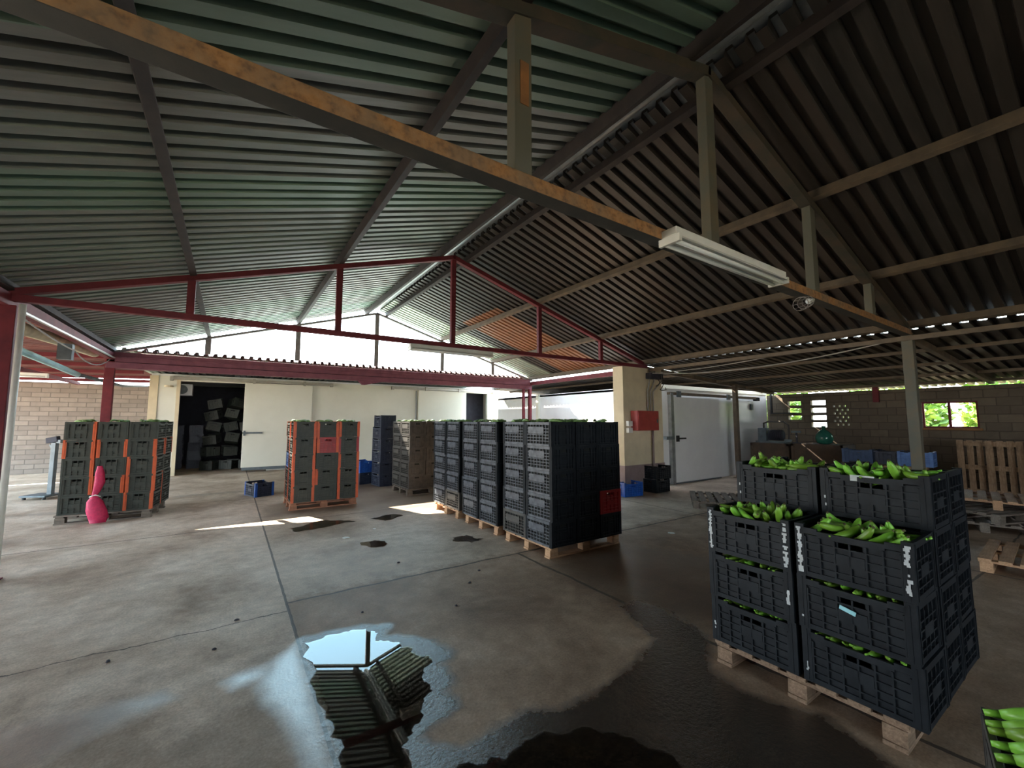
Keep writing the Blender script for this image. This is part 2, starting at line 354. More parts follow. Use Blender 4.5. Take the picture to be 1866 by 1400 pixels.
    r = math_(t, 'SUBTRACT', r, math_(t, 'MULTIPLY', damp, .30)); r = math_(t, 'SUBTRACT', r, math_(t, 'MULTIPLY', dark, .22))
    r = math_(t, 'SUBTRACT', r, math_(t, 'MULTIPLY', wet, .46)); r = math_(t, 'MAXIMUM', r, .14)
    L(t, r, b.inputs['Roughness'])
    L(t, math_(t, 'MULTIPLY_ADD', math_(t, 'MAXIMUM', wet, damp), .7, .4), b.inputs['Specular IOR Level'])
    n4 = noise(t, 32, 5, .7, vec=P)
    bp = bump(t, math_(t, 'ADD', math_(t, 'ADD', math_(t, 'MULTIPLY', n3, .5), n2), math_(t, 'MULTIPLY', math_(t, 'MULTIPLY', n4, wet), 2.0)), b, .35, .008)
    L(t, bp.outputs[0], b.inputs['Coat Normal'])
    me.materials.append(m)
    o = struct(put('floor', me)); return o
make_floor()

# water mix material, thin clear film over the wet floor
def water_mat():
    m, t, b = nodes_of('still_water'); o = [n for n in t.nodes if n.type == 'OUTPUT_MATERIAL'][0]
    t.nodes.remove(b); gl = N(t, 'ShaderNodeBsdfGlossy'); gl.inputs['Roughness'].default_value = .012
    tr = N(t, 'ShaderNodeBsdfTransparent'); tr.inputs[0].default_value = (1, 1, 1, 1); mx = N(t, 'ShaderNodeMixShader')
    fr = N(t, 'ShaderNodeFresnel'); fr.inputs['IOR'].default_value = 1.42
    L(t, fr.outputs[0], mx.inputs[0]); L(t, tr.outputs[0], mx.inputs[1]); L(t, gl.outputs[0], mx.inputs[2]); L(t, mx.outputs[0], o.inputs[0])
    return m
WATER = water_mat()
def puddle(poly, label, jag=.05, holes=0, seed=1):
    rnd = random.Random(seed); pts = [Vector((x, y)) for x, y in poly]
    for it in range(3):
        nw = []
        for i, p in enumerate(pts):
            q = pts[(i+1) % len(pts)]; nw.append(p); ln = (q-p).length
            if ln > .02:
                d = (q-p).normalized(); mid = (p+q)/2+Vector((-d.y, d.x))*rnd.uniform(-1, 1)*min(jag, ln*.28)
                nw.append(mid)
        pts = nw
    bm = bmesh.new(); vs = [bm.verts.new((p.x, p.y, .0025)) for p in pts]; f = bm.faces.new(vs)
    bmesh.ops.triangulate(bm, faces=[f]); bmesh.ops.recalc_face_normals(bm, faces=bm.faces)
    if bm.faces and sum(fc.normal.z for fc in bm.faces) < 0: bmesh.ops.reverse_faces(bm, faces=bm.faces)
    me = bpy.data.meshes.new('puddle'); bm.to_mesh(me); bm.free(); me.materials.append(WATER)
    return tag(put('puddle', me), label, 'puddle')
puddle(MIRROR, 'large still puddle reflecting the bright gable, beside the long floor joint', .06, seed=3)
puddle([[1.52, 5.97], [1.72, 6.0], [1.83, 5.83], [1.76, 5.64], [1.59, 5.69]], 'small bluish round puddle on bare floor left of the front black crate stack', .04, seed=5)
puddle([[2.04, 7.35], [2.49, 7.45], [2.58, 7.24], [2.18, 7.02]], 'thin puddle just in front of the right-hand sun patch', .05, seed=6)
puddle([[2.66, 5.53], [2.92, 5.53], [3.02, 5.22], [2.79, 5.12], [2.63, 5.29]], 'small dark puddle beside the pallets under the black crates', .05, seed=7)
puddle([[0.77, 7.34], [1.33, 7.66], [1.8, 7.28], [1.36, 7.15], [0.89, 7.07]], 'shallow brown puddle below the left-hand sun patch', .05, seed=8)

# ground outside
def ground_mat():
    m, t, b = nodes_of('dry_earth'); g = N(t, 'ShaderNodeNewGeometry')
    L(t, ramp(t, noise(t, .8, 6, vec=g.outputs['Position']), [(.3, (.30, .21, .13)), (.55, (.36, .29, .18)), (.75, (.20, .26, .09))]), b.inputs['Base Color']); b.inputs['Roughness'].default_value = .95
    return m
struct(MB().b2(-60, 70, -60, 80, -.3, -.02).build('ground', ground_mat()))

# ------------------------------------------------------------------ corrugated roofs
def ibr_profile(y0, y1, pitch=.1715, h=.060):
    pts = []; y = y0
    while y < y1:
        pts += [(y, 0), (y+pitch*.52, 0), (y+pitch*.585, h), (y+pitch*.935, h)]
        y += pitch
    return [p for p in pts if p[0] <= y1]
def sheet(name, x0, z0, x1, z1, ya, yb, m, pitch=.1715, h=.060, th=.002):
    """ribs run along X (down the slope)"""
    pr = ibr_profile(ya, yb, pitch, h); mb = MB(); n = len(pr)
    for (x, z) in ((x0, z0), (x1, z1)): mb.v += [Vector((x, y, z+dz)) for y, dz in pr]
    for (x, z) in ((x0, z0), (x1, z1)): mb.v += [Vector((x, y, z+dz+th)) for y, dz in pr]
    for i in range(n-1):
        mb.f.append((i, i+1, n+i+1, n+i)); mb.f.append((2*n+i, 3*n+i, 3*n+i+1, 2*n+i+1))
    for i in range(n-1):
        mb.f.append((i, 2*n+i, 2*n+i+1, i+1)); mb.f.append((n+i, n+i+1, 3*n+i+1, 3*n+i))
    o = mb.build(name, m); return struct(o)
def sheet_y(name, y0, z0, y1, z1, xa, xb, m, pitch=.1715, h=.060, th=.002):
    """ribs run along Y"""
    pr = ibr_profile(xa, xb, pitch, h); mb = MB(); n = len(pr)
    for d in (0, th):
        for (y, z) in ((y0, z0), (y1, z1)): mb.v += [Vector((x, y, z+dz+d)) for x, dz in pr]
    for i in range(n-1):
        mb.f.append((i, n+i, n+i+1, i+1)); mb.f.append((2*n+i, 2*n+i+1, 3*n+i+1, 3*n+i))
        mb.f.append((i, i+1, 2*n+i+1, 2*n+i)); mb.f.append((n+i, 3*n+i, 3*n+i+1, n+i+1))
    return struct(mb.build(name, m))
RO = .125   # sheet above chord centre line
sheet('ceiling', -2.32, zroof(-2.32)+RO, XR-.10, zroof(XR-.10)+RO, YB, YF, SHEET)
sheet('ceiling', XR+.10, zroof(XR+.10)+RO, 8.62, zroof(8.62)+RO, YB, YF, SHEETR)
# right lean-to
sheet('ceiling', 8.42, 3.008, 15.75, 2.56, -7.9, 6.75, SHEETL)
sheet('ceiling', 8.98, 2.94, 15.75, 2.56, 6.8, 14.95, SHEETL)
# low roof over the cold room
sheet_y('ceiling', 11.52, 3.10, 20.4, 3.16, -2.2, 8.9, PALESHEET)
# left lean-to, red; unseen near end extended to block sky light
sheet('ceiling', -7.6, 2.97, -2.14, 3.14, -7.9, 19.35, SHEETRED)

# ridge capping
rc = empty('ridge_cap', (XR, 1.8, ZR)); tag(rc, 'grey metal ridge capping running the length of the roof peak', 'ridge cap')
mb = MB(); zt = zroof(XR-.1)+RO+.045
mb.bar((XR-.30, YB, zroof(XR-.30)+RO+.05), (XR-.30, YF, zroof(XR-.30)+RO+.05), .01, .01)
for sgn in (-1, 1):
    a = XR+sgn*.31; b_ = XR-sgn*.004
    za, zb = zroof(a)+RO+.042, zroof(b_)+RO+.075
    i = len(mb.v)
    mb.v += [Vector((a, YB, za)), Vector((a, YF, za)), Vector((b_, YF, zb)), Vector((b_, YB, zb))]
    mb.v += [Vector((a, YB, za+.003)), Vector((a, YF, za+.003)), Vector((b_, YF, zb+.003)), Vector((b_, YB, zb+.003))]
    mb.f += [(i, i+1, i+2, i+3), (i+4, i+7, i+6, i+5)]
o = mb.build('cap_sheet', GALV, rc); o.matrix_parent_inverse = Matrix.Translation((-XR, -1.8, -ZR))
o = MB().tube([(XR, YB, ZR+.165), (XR, YF, ZR+.165)], .055, 12).build('ridge_roll', GALV, rc, True); o.matrix_parent_inverse = Matrix.Translation((-XR, -1.8, -ZR))

def beam(name, p, q, wd, ht, m, label, cat, up=(0, 0, 1), bevel=.004, group=None):
    """one straight beam as one mesh, origin at p"""
    p = Vector(p); q = Vector(q)
    o = MB().bar((0, 0, 0), q-p, wd, ht, up).build(name, m, bevel=bevel); o.location = p
    return tag(o, label, cat, group)

# purlins
PX_ = {'left eave': XLE+.02, 'left outer': -.50, 'left inner': 1.28, 'left ridge': XR-.27, 'right ridge': XR+.27, 'right inner': 5.13, 'right outer': 6.88, 'right eave': XRE-.02}
for k, x in PX_.items():
    up = (SL, 0, 0) if x < XR else (-SRt, 0, 0)
    slope = (-SL if x < XR else SRt)
    z = zroof(x)+.075
    mt = DARKSTEEL if x < 4 else BROWNSTEEL
    wd_, ht_ = (.075, .10) if 'ridge' not in k else (.07, .13)
    beam('purlin', (x, YB, z), (x, YF, z), wd_, ht_, mt, {'left eave': 'dark purlin at the low left eave of the main roof', 'left outer': 'dark roof purlin crossing the left slope farther from the ridge', 'left inner': 'dark wide-shadowed roof purlin crossing the left slope nearer the ridge', 'left ridge': 'dark purlin hugging the ridge on its left side', 'right ridge': 'dark purlin hugging the ridge on its right side, below the slotted strip', 'right inner': 'brown purlin crossing the right slope nearer the ridge', 'right outer': 'brown purlin crossing the right slope farther from the ridge', 'right eave': 'rusty purlin along the right eave above the dangling cable'}[k], 'purlin', up=(slope*1.0, 0, 1))

# trusses
def truss(y, m_ch, m_bot, m_st, label, wch, struts, bottom=True, sw=.09, zb=ZE-.03, depth=.11):
    t_ = empty('roof_truss', (XR, y, ZE)); tag(t_, label, 'roof truss')
    inv = Matrix.Translation((-XR, -y, -ZE))
    def P(mb, nm, m, bev=.004):
        o = mb.build(nm, m, t_, bevel=bev); o.matrix_parent_inverse = inv; return o
    P(MB().bar((XLE-.05, y, ZE), (XR+.02, y, ZR-.02), depth, wch), 'top_chord', m_ch)
    P(MB().bar((XR-.02, y, ZR-.02), (XRE+.05, y, ZE), depth, wch), 'top_chord', m_ch)
    if bottom:
        P(MB().bar((XLE-.05, y, zb), (XRE+.05, y, zb), depth, wch), 'bottom_chord', m_bot)
    for x in struts:
        z0 = (zb+wch/2) if bottom else ZE+.12
        P(MB().b2(x-sw/2, x+sw/2, y-depth*.38, y+depth*.38, z0, zroof(x)-wch/2+.01), 'strut', m_st)
    return t_
ST = [-.50, 1.28, XR, 5.13, 6.88]
def chord_mat():
    m, t, b = nodes_of('grey_chord_rust_topped'); g = N(t, 'ShaderNodeNewGeometry'); s = N(t, 'ShaderNodeSeparateXYZ'); L(t, g.outputs['Normal'], s.inputs[0])
    n = noise(t, 5, 6, vec=g.outputs['Position']); n2 = noise(t, 22, 6, vec=g.outputs['Position'])
    side = ramp(t, n2, [(.32, (.15, .075, .035)), (.5, (.34, .165, .06)), (.75, (.42, .23, .10))])
    side = mixc(t, ramp(t, n, [(.4, (0, 0, 0)), (.62, (.55, .55, .55))]), side, (.14, .12, .09))
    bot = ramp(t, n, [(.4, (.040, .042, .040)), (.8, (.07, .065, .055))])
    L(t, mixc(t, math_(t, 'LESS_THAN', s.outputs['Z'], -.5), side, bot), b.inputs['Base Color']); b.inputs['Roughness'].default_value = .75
    bump(t, n2, b, .4, .004); return m
CHORD = chord_mat()
truss(Y1, OLIVE, CHORD, OLDGREY, 'nearest roof truss, grey with an orange rusty bottom chord carrying a strip light', .085, ST, sw=.115)
truss(Y2, OXIDE, OXIDE, OXIDE, 'dark red roof truss in the middle of the shed', .075, ST, sw=.085, depth=.09)
truss(Y3, FARG, OXIDE, FARG, 'thin far roof truss standing against the white sky of the gable', .05, ST, bottom=False, sw=.11, depth=.08)
truss(Y1-4.77, OLDGREY, CHORD, OLDGREY, 'grey roof truss crossing above and behind the viewer', .085, ST, sw=.115)
# rust patch on the strut is a flake of bare primer
tag(MB().box((1.285, Y1-.045, 3.55), (.06, .004, .26)).build('rust_patch', RUSTY), 'orange rust patch on the tall strut of the nearest truss', 'rust patch')

# gutter beam across the far gable
gb = empty('gutter_beam', (3.17, Y3, 2.9)); tag(gb, 'long purple-red gutter beam across the foot of the open gable', 'gutter beam')
inv = Matrix.Translation((-3.17, -Y3, -2.9))
for mb, nm in ((MB().b2(XLE-.05, 8.35, Y3-.06, Y3+.06, 2.83, 3.03), 'upper_beam'), (MB().b2(XLE-.05, 8.35, Y3-.10, Y3+.12, 2.70, 2.82), 'gutter'), (MB().b2(XLE-.05, 8.35, Y3-.075, Y3-.062, 2.92, 2.95), 'lip')):
    o = mb.build(nm, PURPLE, gb, bevel=.006); o.matrix_parent_inverse = inv
mb = MB(); mb.v = [Vector(p) for p in ((2.72, Y3-.03, 2.70), (3.35, Y3-.03, 2.70), (2.92, Y3-.03, 2.60), (2.84, Y3-.03, 2.60), (2.72, Y3+.03, 2.70), (3.35, Y3+.03, 2.70), (2.92, Y3+.03, 2.60), (2.84, Y3+.03, 2.60))]
mb.f = [(0, 1, 2, 3), (7, 6, 5, 4), (0, 4, 5, 1), (1, 5, 6, 2), (2, 6, 7, 3), (3, 7, 4, 0)]
o = mb.build('bracket', PURPLE, gb); o.matrix_parent_inverse = inv
sheet_y('trim_1', 11.42, 3.07, 11.9, 3.07, -1.7, 8.3, SHEETRED, h=.05)

# eave beams
beam('eave_beam', (XLE, -7.8, 2.94), (XLE, Y3, 2.94), .10, .14, OXIDE, 'dark red beam along the left eave linking the red posts', 'beam')
beam('conduit', (XLE+.07, Y2+.08, 2.86), (XLE+.07, Y3-.1, 2.90), .03, .03, ALU, 'pale straight conduit under the left eave beam', 'conduit')
beam('eave_beam', (XRE, Y2+.3, 2.90), (XRE, Y3, 2.90), .08, .12, OXIDE, 'dark red beam along the right eave behind the masonry pillar', 'beam')
beam('eave_beam', (XRE-.02, -7.8, 2.88), (XRE-.02, Y2-.15, 2.88), .06, .07, BROWNSTEEL, 'brown beam below the right eave, by the sagging cable', 'beam')

# posts
def post(x, y, w_, d_, h, m, label, base=True):
    r_ = empty('steel_post', (x, y, 0)); tag(r_, label, 'post')
    MB().b2(-w_/2, w_/2, -d_/2, d_/2, .012, h).build('shaft', m, r_, bevel=.006)
    MB().b2(-w_/2-.05, w_/2+.05, -d_/2-.05, d_/2+.05, 0, .012).build('base_plate', m, r_)
    return r_
post(XLE, Y2, .20, .14, 2.88, OXIDE, 'wide dark red steel post at the left edge of the photo')
post(XLE, Y3, .15, .12, 2.88, OXIDE, 'red steel post behind the left crate stack, under the gutter beam end')
post(XLE, Y1, .14, .14, 2.88, OLDGREY, 'grey steel post holding the left end of the nearest truss')
post(XRE+.04, Y1, .13, .13, 2.93, OLDGREY, 'grey-green steel post on the right, under the end of the nearest truss')
post(8.36, Y3, .10, .10, 2.84, OXIDE, 'right one of the paired red posts before the white cold room side')
post(8.10, Y3, .08, .08, 2.70, OXIDE, 'left one of the paired red posts before the white cold room side')
post(12.3, 6.52, .13, .11, 2.70, BROWN, 'brown steel post standing before the white sliding door on the right')
dp = tag(MB().tube([(0, 0, .05), (0, 0, 2.9)], .03, 10).build('downpipe', WHITEE, None, True), 'thin pale downpipe fixed beside the wide red post at the left edge', 'pipe'); dp.location = (XLE+.14, Y2-.05, 0)

# lean-to rafters and purlins, right side
for y, lab in ((Y1, 'brown sloping lean-to rafter running from the near post to the right wall'), (Y2, 'brown sloping lean-to rafter above the white sliding door'), (-2.94, 'brown lean-to rafter behind the viewer on the right')):
    beam('rafter', (XRE+.05, y, 2.93), (14.9, y, 2.56), .08, .10, BROWNSTEEL, lab, 'rafter')
for x, lab in ((9.9, 'first lean-to purlin counting from the main eave'), (11.5, 'second lean-to purlin counting from the main eave'), (13.1, 'third lean-to purlin counting from the main eave'), (14.6, 'lean-to purlin nearest the right block wall')):
    z = 2.975+(x-8.42)*(2.56-2.975)/7.33-.035
    beam('purlin', (x, -7.9, z), (x, 14.9, z), .06, .06, BROWNSTEEL, lab, 'purlin')
beam('wall_plate', (-7.6, 19.22, 2.93), (-2.2, 19.22, 3.03), .06, .10, OXIDE, 'red beam above the top of the pale block wall at the left', 'beam')
for y in (12.6, 14.4, 16.2, 18.0):
    beam('purlin', (-7.5, y, 2.91), (-2.2, y, 3.07), .06, .09, OXIDE, 'red purlin under the left lean-to roof, %s' % {12.6: 'nearest row', 14.4: 'second row back', 16.2: 'third row back', 18.0: 'row nearest the block wall'}[y], 'purlin')
for x in (-4.2, -6.5):
    beam('rafter', (x, 5.3, 2.87), (x, 19.2, 2.87), .07, .10, OXIDE, 'red beam running to the back under the left lean-to, ' + ('nearer the red posts' if x > -5 else 'farther left'), 'rafter')

# ------------------------------------------------------------------ walls
def wall_holes(name, axis, at, th, u0, u1, z0, z1, holes, m):
    us = sorted({u0, u1, *[h[0] for h in holes], *[h[1] for h in holes]}); zs = sorted({z0, z1, *[h[2] for h in holes], *[h[3] for h in holes]})
    mb = MB()
    for a, b_ in zip(us, us[1:]):
        run = None
        for c_, d_ in zip(zs, zs[1:]):
            uc, zc = (a+b_)/2, (c_+d_)/2
            solid = not any(h[0] < uc < h[1] and h[2] < zc < h[3] for h in holes)
            if solid: run = (run[0], d_) if run else (c_, d_)
            if (not solid or d_ == z1) and run:
                if axis == 'X': mb.b2(at, at+th, a, b_, *run)
                else: mb.b2(a, b_, at, at+th, *run)
                run = None
    return struct(mb.build(name, m))
holes = [(2.1, 3.11, 1.46, 2.13)]
for z0_, z1_ in ((2.13, 2.27), (1.90, 2.04), (1.68, 1.81)): holes.append((5.88, 6.26, z0_, z1_))
for z0_, z1_ in ((2.13, 2.27), (1.90, 2.04), (1.68, 1.81), (1.45, 1.60)): holes.append((5.22, 5.62, z0_, z1_))
for r_ in range(6):
    for c_ in range(3):
        y_ = 4.66+c_*.13+(r_ % 2)*.065; z_ = 1.5+r_*.11
        holes.append((y_, y_+.05, z_, z_+.06))
wall_holes('wall_right', 'X', 15.0, .15, -7.9, 6.9, 0, 2.50, holes, BLOCKR)
wall_holes('wall_back', 'Y', 19.3, .2, -9.2, -2.0, 0, 2.88, [], BLOCKB)
wall_holes('wall_left_unseen', 'X', -7.7, .15, -7.9, 4.6, 0, 3.0, [], BLOCKB)  # unseen wall, closed here to keep side light off the near roof
wall_holes('wall_front_unseen', 'Y', -8.15, .2, -7.7, 15.15, 0, 4.9, [(-3.5, 4.5, .9, 2.8)], BLOCKR)  # unseen wall closing the rear; opening added for low light from behind
# window frame in the right wall
wf = empty('window_1', (15.0, 2.6, 1.46)); struct(wf)
o = MB().b2(.03, .08, -.50, .50, 0, .04).b2(.03, .08, -.50, .50, .63, .67).b2(.03, .08, -.50, -.46, .04, .63).b2(.03, .08, .46, .50, .04, .63).build('window_frame', OXIDE, wf)
MB().b2(.03, .08, -.025, .025, .04, .63).build('mullion', OXIDE, wf)
MB().b2(-.06, .16, -.55, .55, -.05, 0).build('window_sill', RUSTY, wf)
# bracket lamp on the right wall
tag(MB().b2(14.9, 15, 3.93, 4.06, 2.16, 2.6).build('wall_bracket', OXIDE), 'small dark red bracket at the top of the right block wall', 'bracket')

# masonry pillar
pl = MB().b2(7.5, 8.92, 6.56, 6.86, 0, 2.92).build('wall_pillar', CREAM); struct(pl)
struct(MB().b2(7.485, 8.935, 6.545, 6.875, 0, .62).build('baseboard_pillar', MAUVE))

# cold room at the back
def cold_back():
    y = 16.2; mb = MB()
    mb.b2(-2.02, -1.33, y, y+.12, 0, 3.0); mb.b2(-1.33, 1.05, y, y+.12, 2.86, 3.0); mb.b2(1.05, 8.35, y, y+.12, 0, 3.0)
    mb.b2(8.35, 9.55, y, y+.12, 2.86, 3.0); mb.b2(9.55, 10.1, y, y+.12, 0, 3.0)
    mb.b2(-2.02, -1.9, y+.12, 20.2, 0, 3.0); mb.b2(9.98, 10.1, y+.12, 20.2, 0, 3.0); mb.b2(-1.9, 9.98, 20.1, 20.2, 0, 3.0)
    struct(mb.build('wall_cold_room', PANEL))
    struct(MB().b2(-2.02, 10.1, y, 20.2, 3.0, 3.06).build('ceiling_cold_room', PANELW))
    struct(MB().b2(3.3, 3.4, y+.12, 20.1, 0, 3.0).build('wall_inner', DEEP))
    mb = MB(); mb.b2(-2.05, -1.85, y-.03, y-.002, 0, 3.0); mb.b2(-1.42, -1.33, y-.02, y, 0, 2.95)
    mb.b2(9.62, 10.12, y-.03, y-.002, 0, 3.0)
    struct(mb.build('trim_3', CREAM))
    # near-black sheets added so the openings read as shaded
    struct(MB().b2(-1.88, 3.28, 20.05, 20.09, .0, 2.98).build('wall_shade_backing', DEEP)); struct(MB().b2(3.42, 9.96, 17.3, 17.34, .0, 2.98).build('wall_shade_backing', DEEP))
    for (a, b_, nm, rl0, rl1, lab) in ((.33, 2.33, 'door_1', -1.5, 2.93, 'left'), (6.25, 8.40, 'door_2', 5.24, 9.75, 'right')):
        d = empty(nm, ((a+b_)/2, y-.10, .15)); struct(d)
        lf = MB().b2((a-b_)/2, (b_-a)/2, -.05, .05, 0, 2.73).build('door_leaf', PANEL, d, bevel=.008)
        MB().b2((a-b_)/2+.02, (b_-a)/2-.02, -.06, .05, -.09, 0).build('bottom_seal', SCALEG, lf)
        h = MB().b2((a-b_)/2+.0, (a-b_)/2+.55, -.10, -.055, 1.08, 1.13); h.b2((a-b_)/2+.02, (a-b_)/2+.08, -.09, -.04, 1.02, 1.18)
        h.build('door_handle', SCALEG, lf)
        for k in (-.75, .75): MB().b2(k-.04, k+.04, -.07, .0, 2.70, 2.86).build('hanger', ALU, d)
        r_ = tag(MB().b2(rl0, rl1, y-.13, y-.03, 2.90, 2.98).b2(rl0-.08, rl0, y-.15, y-.02, 2.86, 2.99).b2(rl1, rl1+.08, y-.15, y-.02, 2.86, 2.99).build('door_rail', ALU), 'metal sliding rail above the %s door of the cream cold room' % lab, 'door rail')
    tag(MB().tube([(0, 0, 0), (0, 0, 2.5)], .025, 8).build('pipe', GALV), 'thin vertical grey pipe on the cream wall left of the right sliding door', 'pipe').location = (6.18, y-.04, .35)
    tag(MB().b2(-.08, .08, -.04, 0, -.05, .05).b2(.1, .16, -.03, 0, -.04, .04).build('switch', SCALEG), 'small switch on the cream wall edge left of the open cold room', 'switch').location = (-1.72, y-.035, 1.42)
    tag(MB().lathe([(.02, 0), (.11, .0), (.11, .05), (.02, .05)], 16).build('alarm_bell', CREAM), 'small round cream sounder above the left corner of the cold room', 'sounder').location = (-1.60, y-.06, 2.66)
cold_back()
# evaporator in the cold room
ev = empty('cooling_unit', (-1.35, 16.9, 2.45)); tag(ev, 'pale boxed cooling unit under the ceiling inside the open cold room', 'cooling unit')
MB().b2(-.22, .28, -.2, .25, 0, .36).build('housing', PANELW, ev, bevel=.01)
MB().lathe([(.03, 0), (.14, 0), (.14, .02), (.03, .02)], 18).build('fan_grille', SCALEG, ev).matrix_local = Matrix.Translation((.03, -.22, .18)) @ Matrix.Rotation(PI/2, 4, 'X')

# white cold room on the right
def cold_right():
    mb = MB()
    mb.b2(9.3, 14.98, 6.9, 7.0, 0, 2.58); mb.b2(9.3, 9.4, 7.0, 14.9, 0, 2.58); mb.b2(14.88, 14.98, 7.0, 14.9, 0, 2.5); mb.b2(9.4, 14.88, 14.8, 14.9, 0, 2.5)
    struct(mb.build('wall_white_room', PANELW))
    struct(MB().b2(9.3, 14.98, 6.9, 14.9, 2.50, 2.56).build('ceiling_white_room', PANELW))
    struct(MB().b2(9.27, 9.32, 6.86, 6.90, 0, 2.6).b2(9.32, 14.95, 6.87, 6.90, 2.50, 2.6).b2(9.22, 9.30, 12.02, 12.16, 0, 2.6).build('trim_4', PANEL))
    d = empty('door_3', (10.7, 6.80, .04)); struct(d)
    lf = MB().b2(-1.06, 1.12, -.05, .05, 0, 2.24).build('door_leaf', PANELW, d, bevel=.01)
    MB().b2(-1.02, 1.08, -.06, .04, -.03, 0).build('bottom_seal', SCALEG, d)
    MB().b2(-.92, -.62, -.11, -.08, 1.12, 1.16).b2(-.98, -.90, -.10, -.05, 1.06, 1.22).build('door_handle', BLACKR, lf)
    MB().b2(-1.18, -1.06, -.07, .06, -.03, 2.34).build('door_post', GALV, d)
    MB().b2(-1.42, -1.18, .03, .06, 0, 2.36).build('jamb', PANELW, d)
    MB().b2(-1.44, -1.12, -.10, .0, 1.12, 1.20).build('latch', SCALEG, d)
    r_ = empty('door_rail', (11.8, 6.80, 2.33)); tag(r_, 'brown sliding rail above the white door on the right', 'door rail')
    MB().b2(-2.3, 2.35, -.05, .05, 0, .07).build('rail', BROWNSTEEL, r_)
    for k in (-1.9, .55): MB().b2(k-.08, k+.08, -.07, -.03, -.06, .1).build('roller', SCALEG, r_)
    MB().b2(2.2, 2.36, -.08, .05, -.05, .06).build('end_stop', BLACKR, r_)
    tag(MB().b2(-.05, .05, -.06, 0, -.09, .09).build('switch', SCALEG), 'small dark switch hanging on the white wall right of the sliding door', 'switch').location = (13.9, 6.89, 2.08)
    fr = MB().b2(14.92, 15.0, 6.72, 6.76, 1.9, 2.55).b2(14.92, 15.0, 6.0, 6.76, 1.87, 1.91)
    tag(fr.build('pipe_bracket', BLACKR), 'thin black angle frame at the far corner of the white room', 'bracket')
cold_right()

# ------------------------------------------------------------------ crates
CW, CL, CH = .385, .525, .298
CRATE_SHADE = mat('shadowed_crate_lining', (.006, .008, .008), (.012, .015, .010), rough=.8)
def crate_lattice():
    mb = MB(); w2, l2 = CW/2, CL/2; mb.b2(-w2+.01, w2-.01, -l2+.01, l2-.01, 0, .012)
    def side(fn, half, nv, hole):
        fn(-half+.03, half-.03, CH-.036, CH-.002, -.002, .014); fn(-half+.02, half-.02, 0, .026, 0, .012)
        for z in (.062, .100, .138, .176, .214): fn(-half+.03, half-.03, z-.0045, z+.0045, 0, .012)
        for k in range(nv):
            u = -half+.045+(2*half-.09)*k/(nv-1); fn(u-.0045, u+.0045, .02, CH-.03, .001, .011)
        if hole: fn(-half*.45, half*.75, .150, .236, -.001, .006)
        else: fn(-half+.04, half-.04, .03, .215, .003, .008)
    for sgn in (-1, 1):
        side(lambda a, b_, c, d, e0, e1: mb.b2(*sorted((sgn*(w2-e0), sgn*(w2-e1))), a, b_, c, d), l2, 8, True)
    lin = MB(); lin.b2(-w2+.022, w2-.022, -l2+.022, l2-.022, .013, CH-.04)  # near-black box added inside so the lattice holes look shaded
    en = MB(); h = w2-.02
    en.b2(-h, -.055, -.017, -.010, .01, CH-.03); en.b2(.055, h, -.017, -.010, .01, CH-.03); en.b2(-.055, .055, -.017, -.010, .01, .225); en.b2(-.055, .055, -.017, -.010, .258, CH-.03)
    en.b2(-h-.005, h+.005, -.014, .002, CH-.036, CH-.002); en.b2(-h, h, -.012, 0, 0, .026); en.b2(-.07, .07, -.010, -.003, .09, .17)
    for u in (-.11, -.06, .06, .11): en.b2(u-.004, u+.004, -.010, -.001, .02, CH-.04)
    for z in (.06, .20): en.b2(-h, h, -.010, -.002, z-.004, z+.004)
    return mb.mesh('basket', BLACK_LIT), lin.mesh('filling', CRATE_SHADE), en.mesh('end_panel', BLACK)
def crate_basket():
    mb = MB(); w2, l2 = CW/2, CL/2; mb.b2(-w2+.01, w2-.01, -l2+.01, l2-.01, 0, .012)
    def side(fn, half, dip, nv):
        """fn(u0,u1,z0,z1,depth0,depth1) adds a box on this side. u along the side"""
        bk0, bk1 = .012, .017
        hz0, hz1, hw = .225, .258, .055     # hand hole
        # recessed backing with a hand hole
        fn(-half+.02, -hw, .015, CH-.03-dip, bk0, bk1); fn(hw, half-.02, .015, CH-.03-dip, bk0, bk1)
        fn(-hw, hw, .015, hz0-dip, bk0, bk1); fn(-hw, hw, hz1-dip, CH-.03-dip, bk0, bk1)
        for k in range(nv):
            u = -half+.05+(2*half-.10)*k/(nv-1)
            fn(u-.004, u+.004, .02, CH-.04-dip, 0, bk0)
        for z in (.06, .105, .15, .195): fn(-half+.03, half-.03, z-.004, z+.004, 0.001, bk0)
        fn(-half+.02, half-.02, .0, .028, 0, .014)
        # top rim, dipping in the middle on the long sides
        if dip:
            n = 6; a = half-.035
            for k in range(n):
                u0 = -a+2*a*k/n; u1 = -a+2*a*(k+1)/n; t_ = abs((k+.5)/n*2-1); zc = CH-.004-dip*(1-t_**4)
                fn(u0, u1, zc-.034, zc, -.002, .016)
        else: fn(-half+.03, half-.03, CH-.036, CH-.002, -.002, .016)
        fn(-.065, .065, .105, .165, 0, .011)
    for sgn in (-1, 1):
        side(lambda a, b_, c, d, e0, e1: mb.b2(*sorted((sgn*(w2-e0), sgn*(w2-e1))), a, b_, c, d), l2, .030, 7)
        side(lambda a, b_, c, d, e0, e1: mb.b2(a, b_, *sorted((sgn*(l2-e0), sgn*(l2-e1))), c, d), w2, .0, 5)
    return mb.mesh('basket', BLACK)
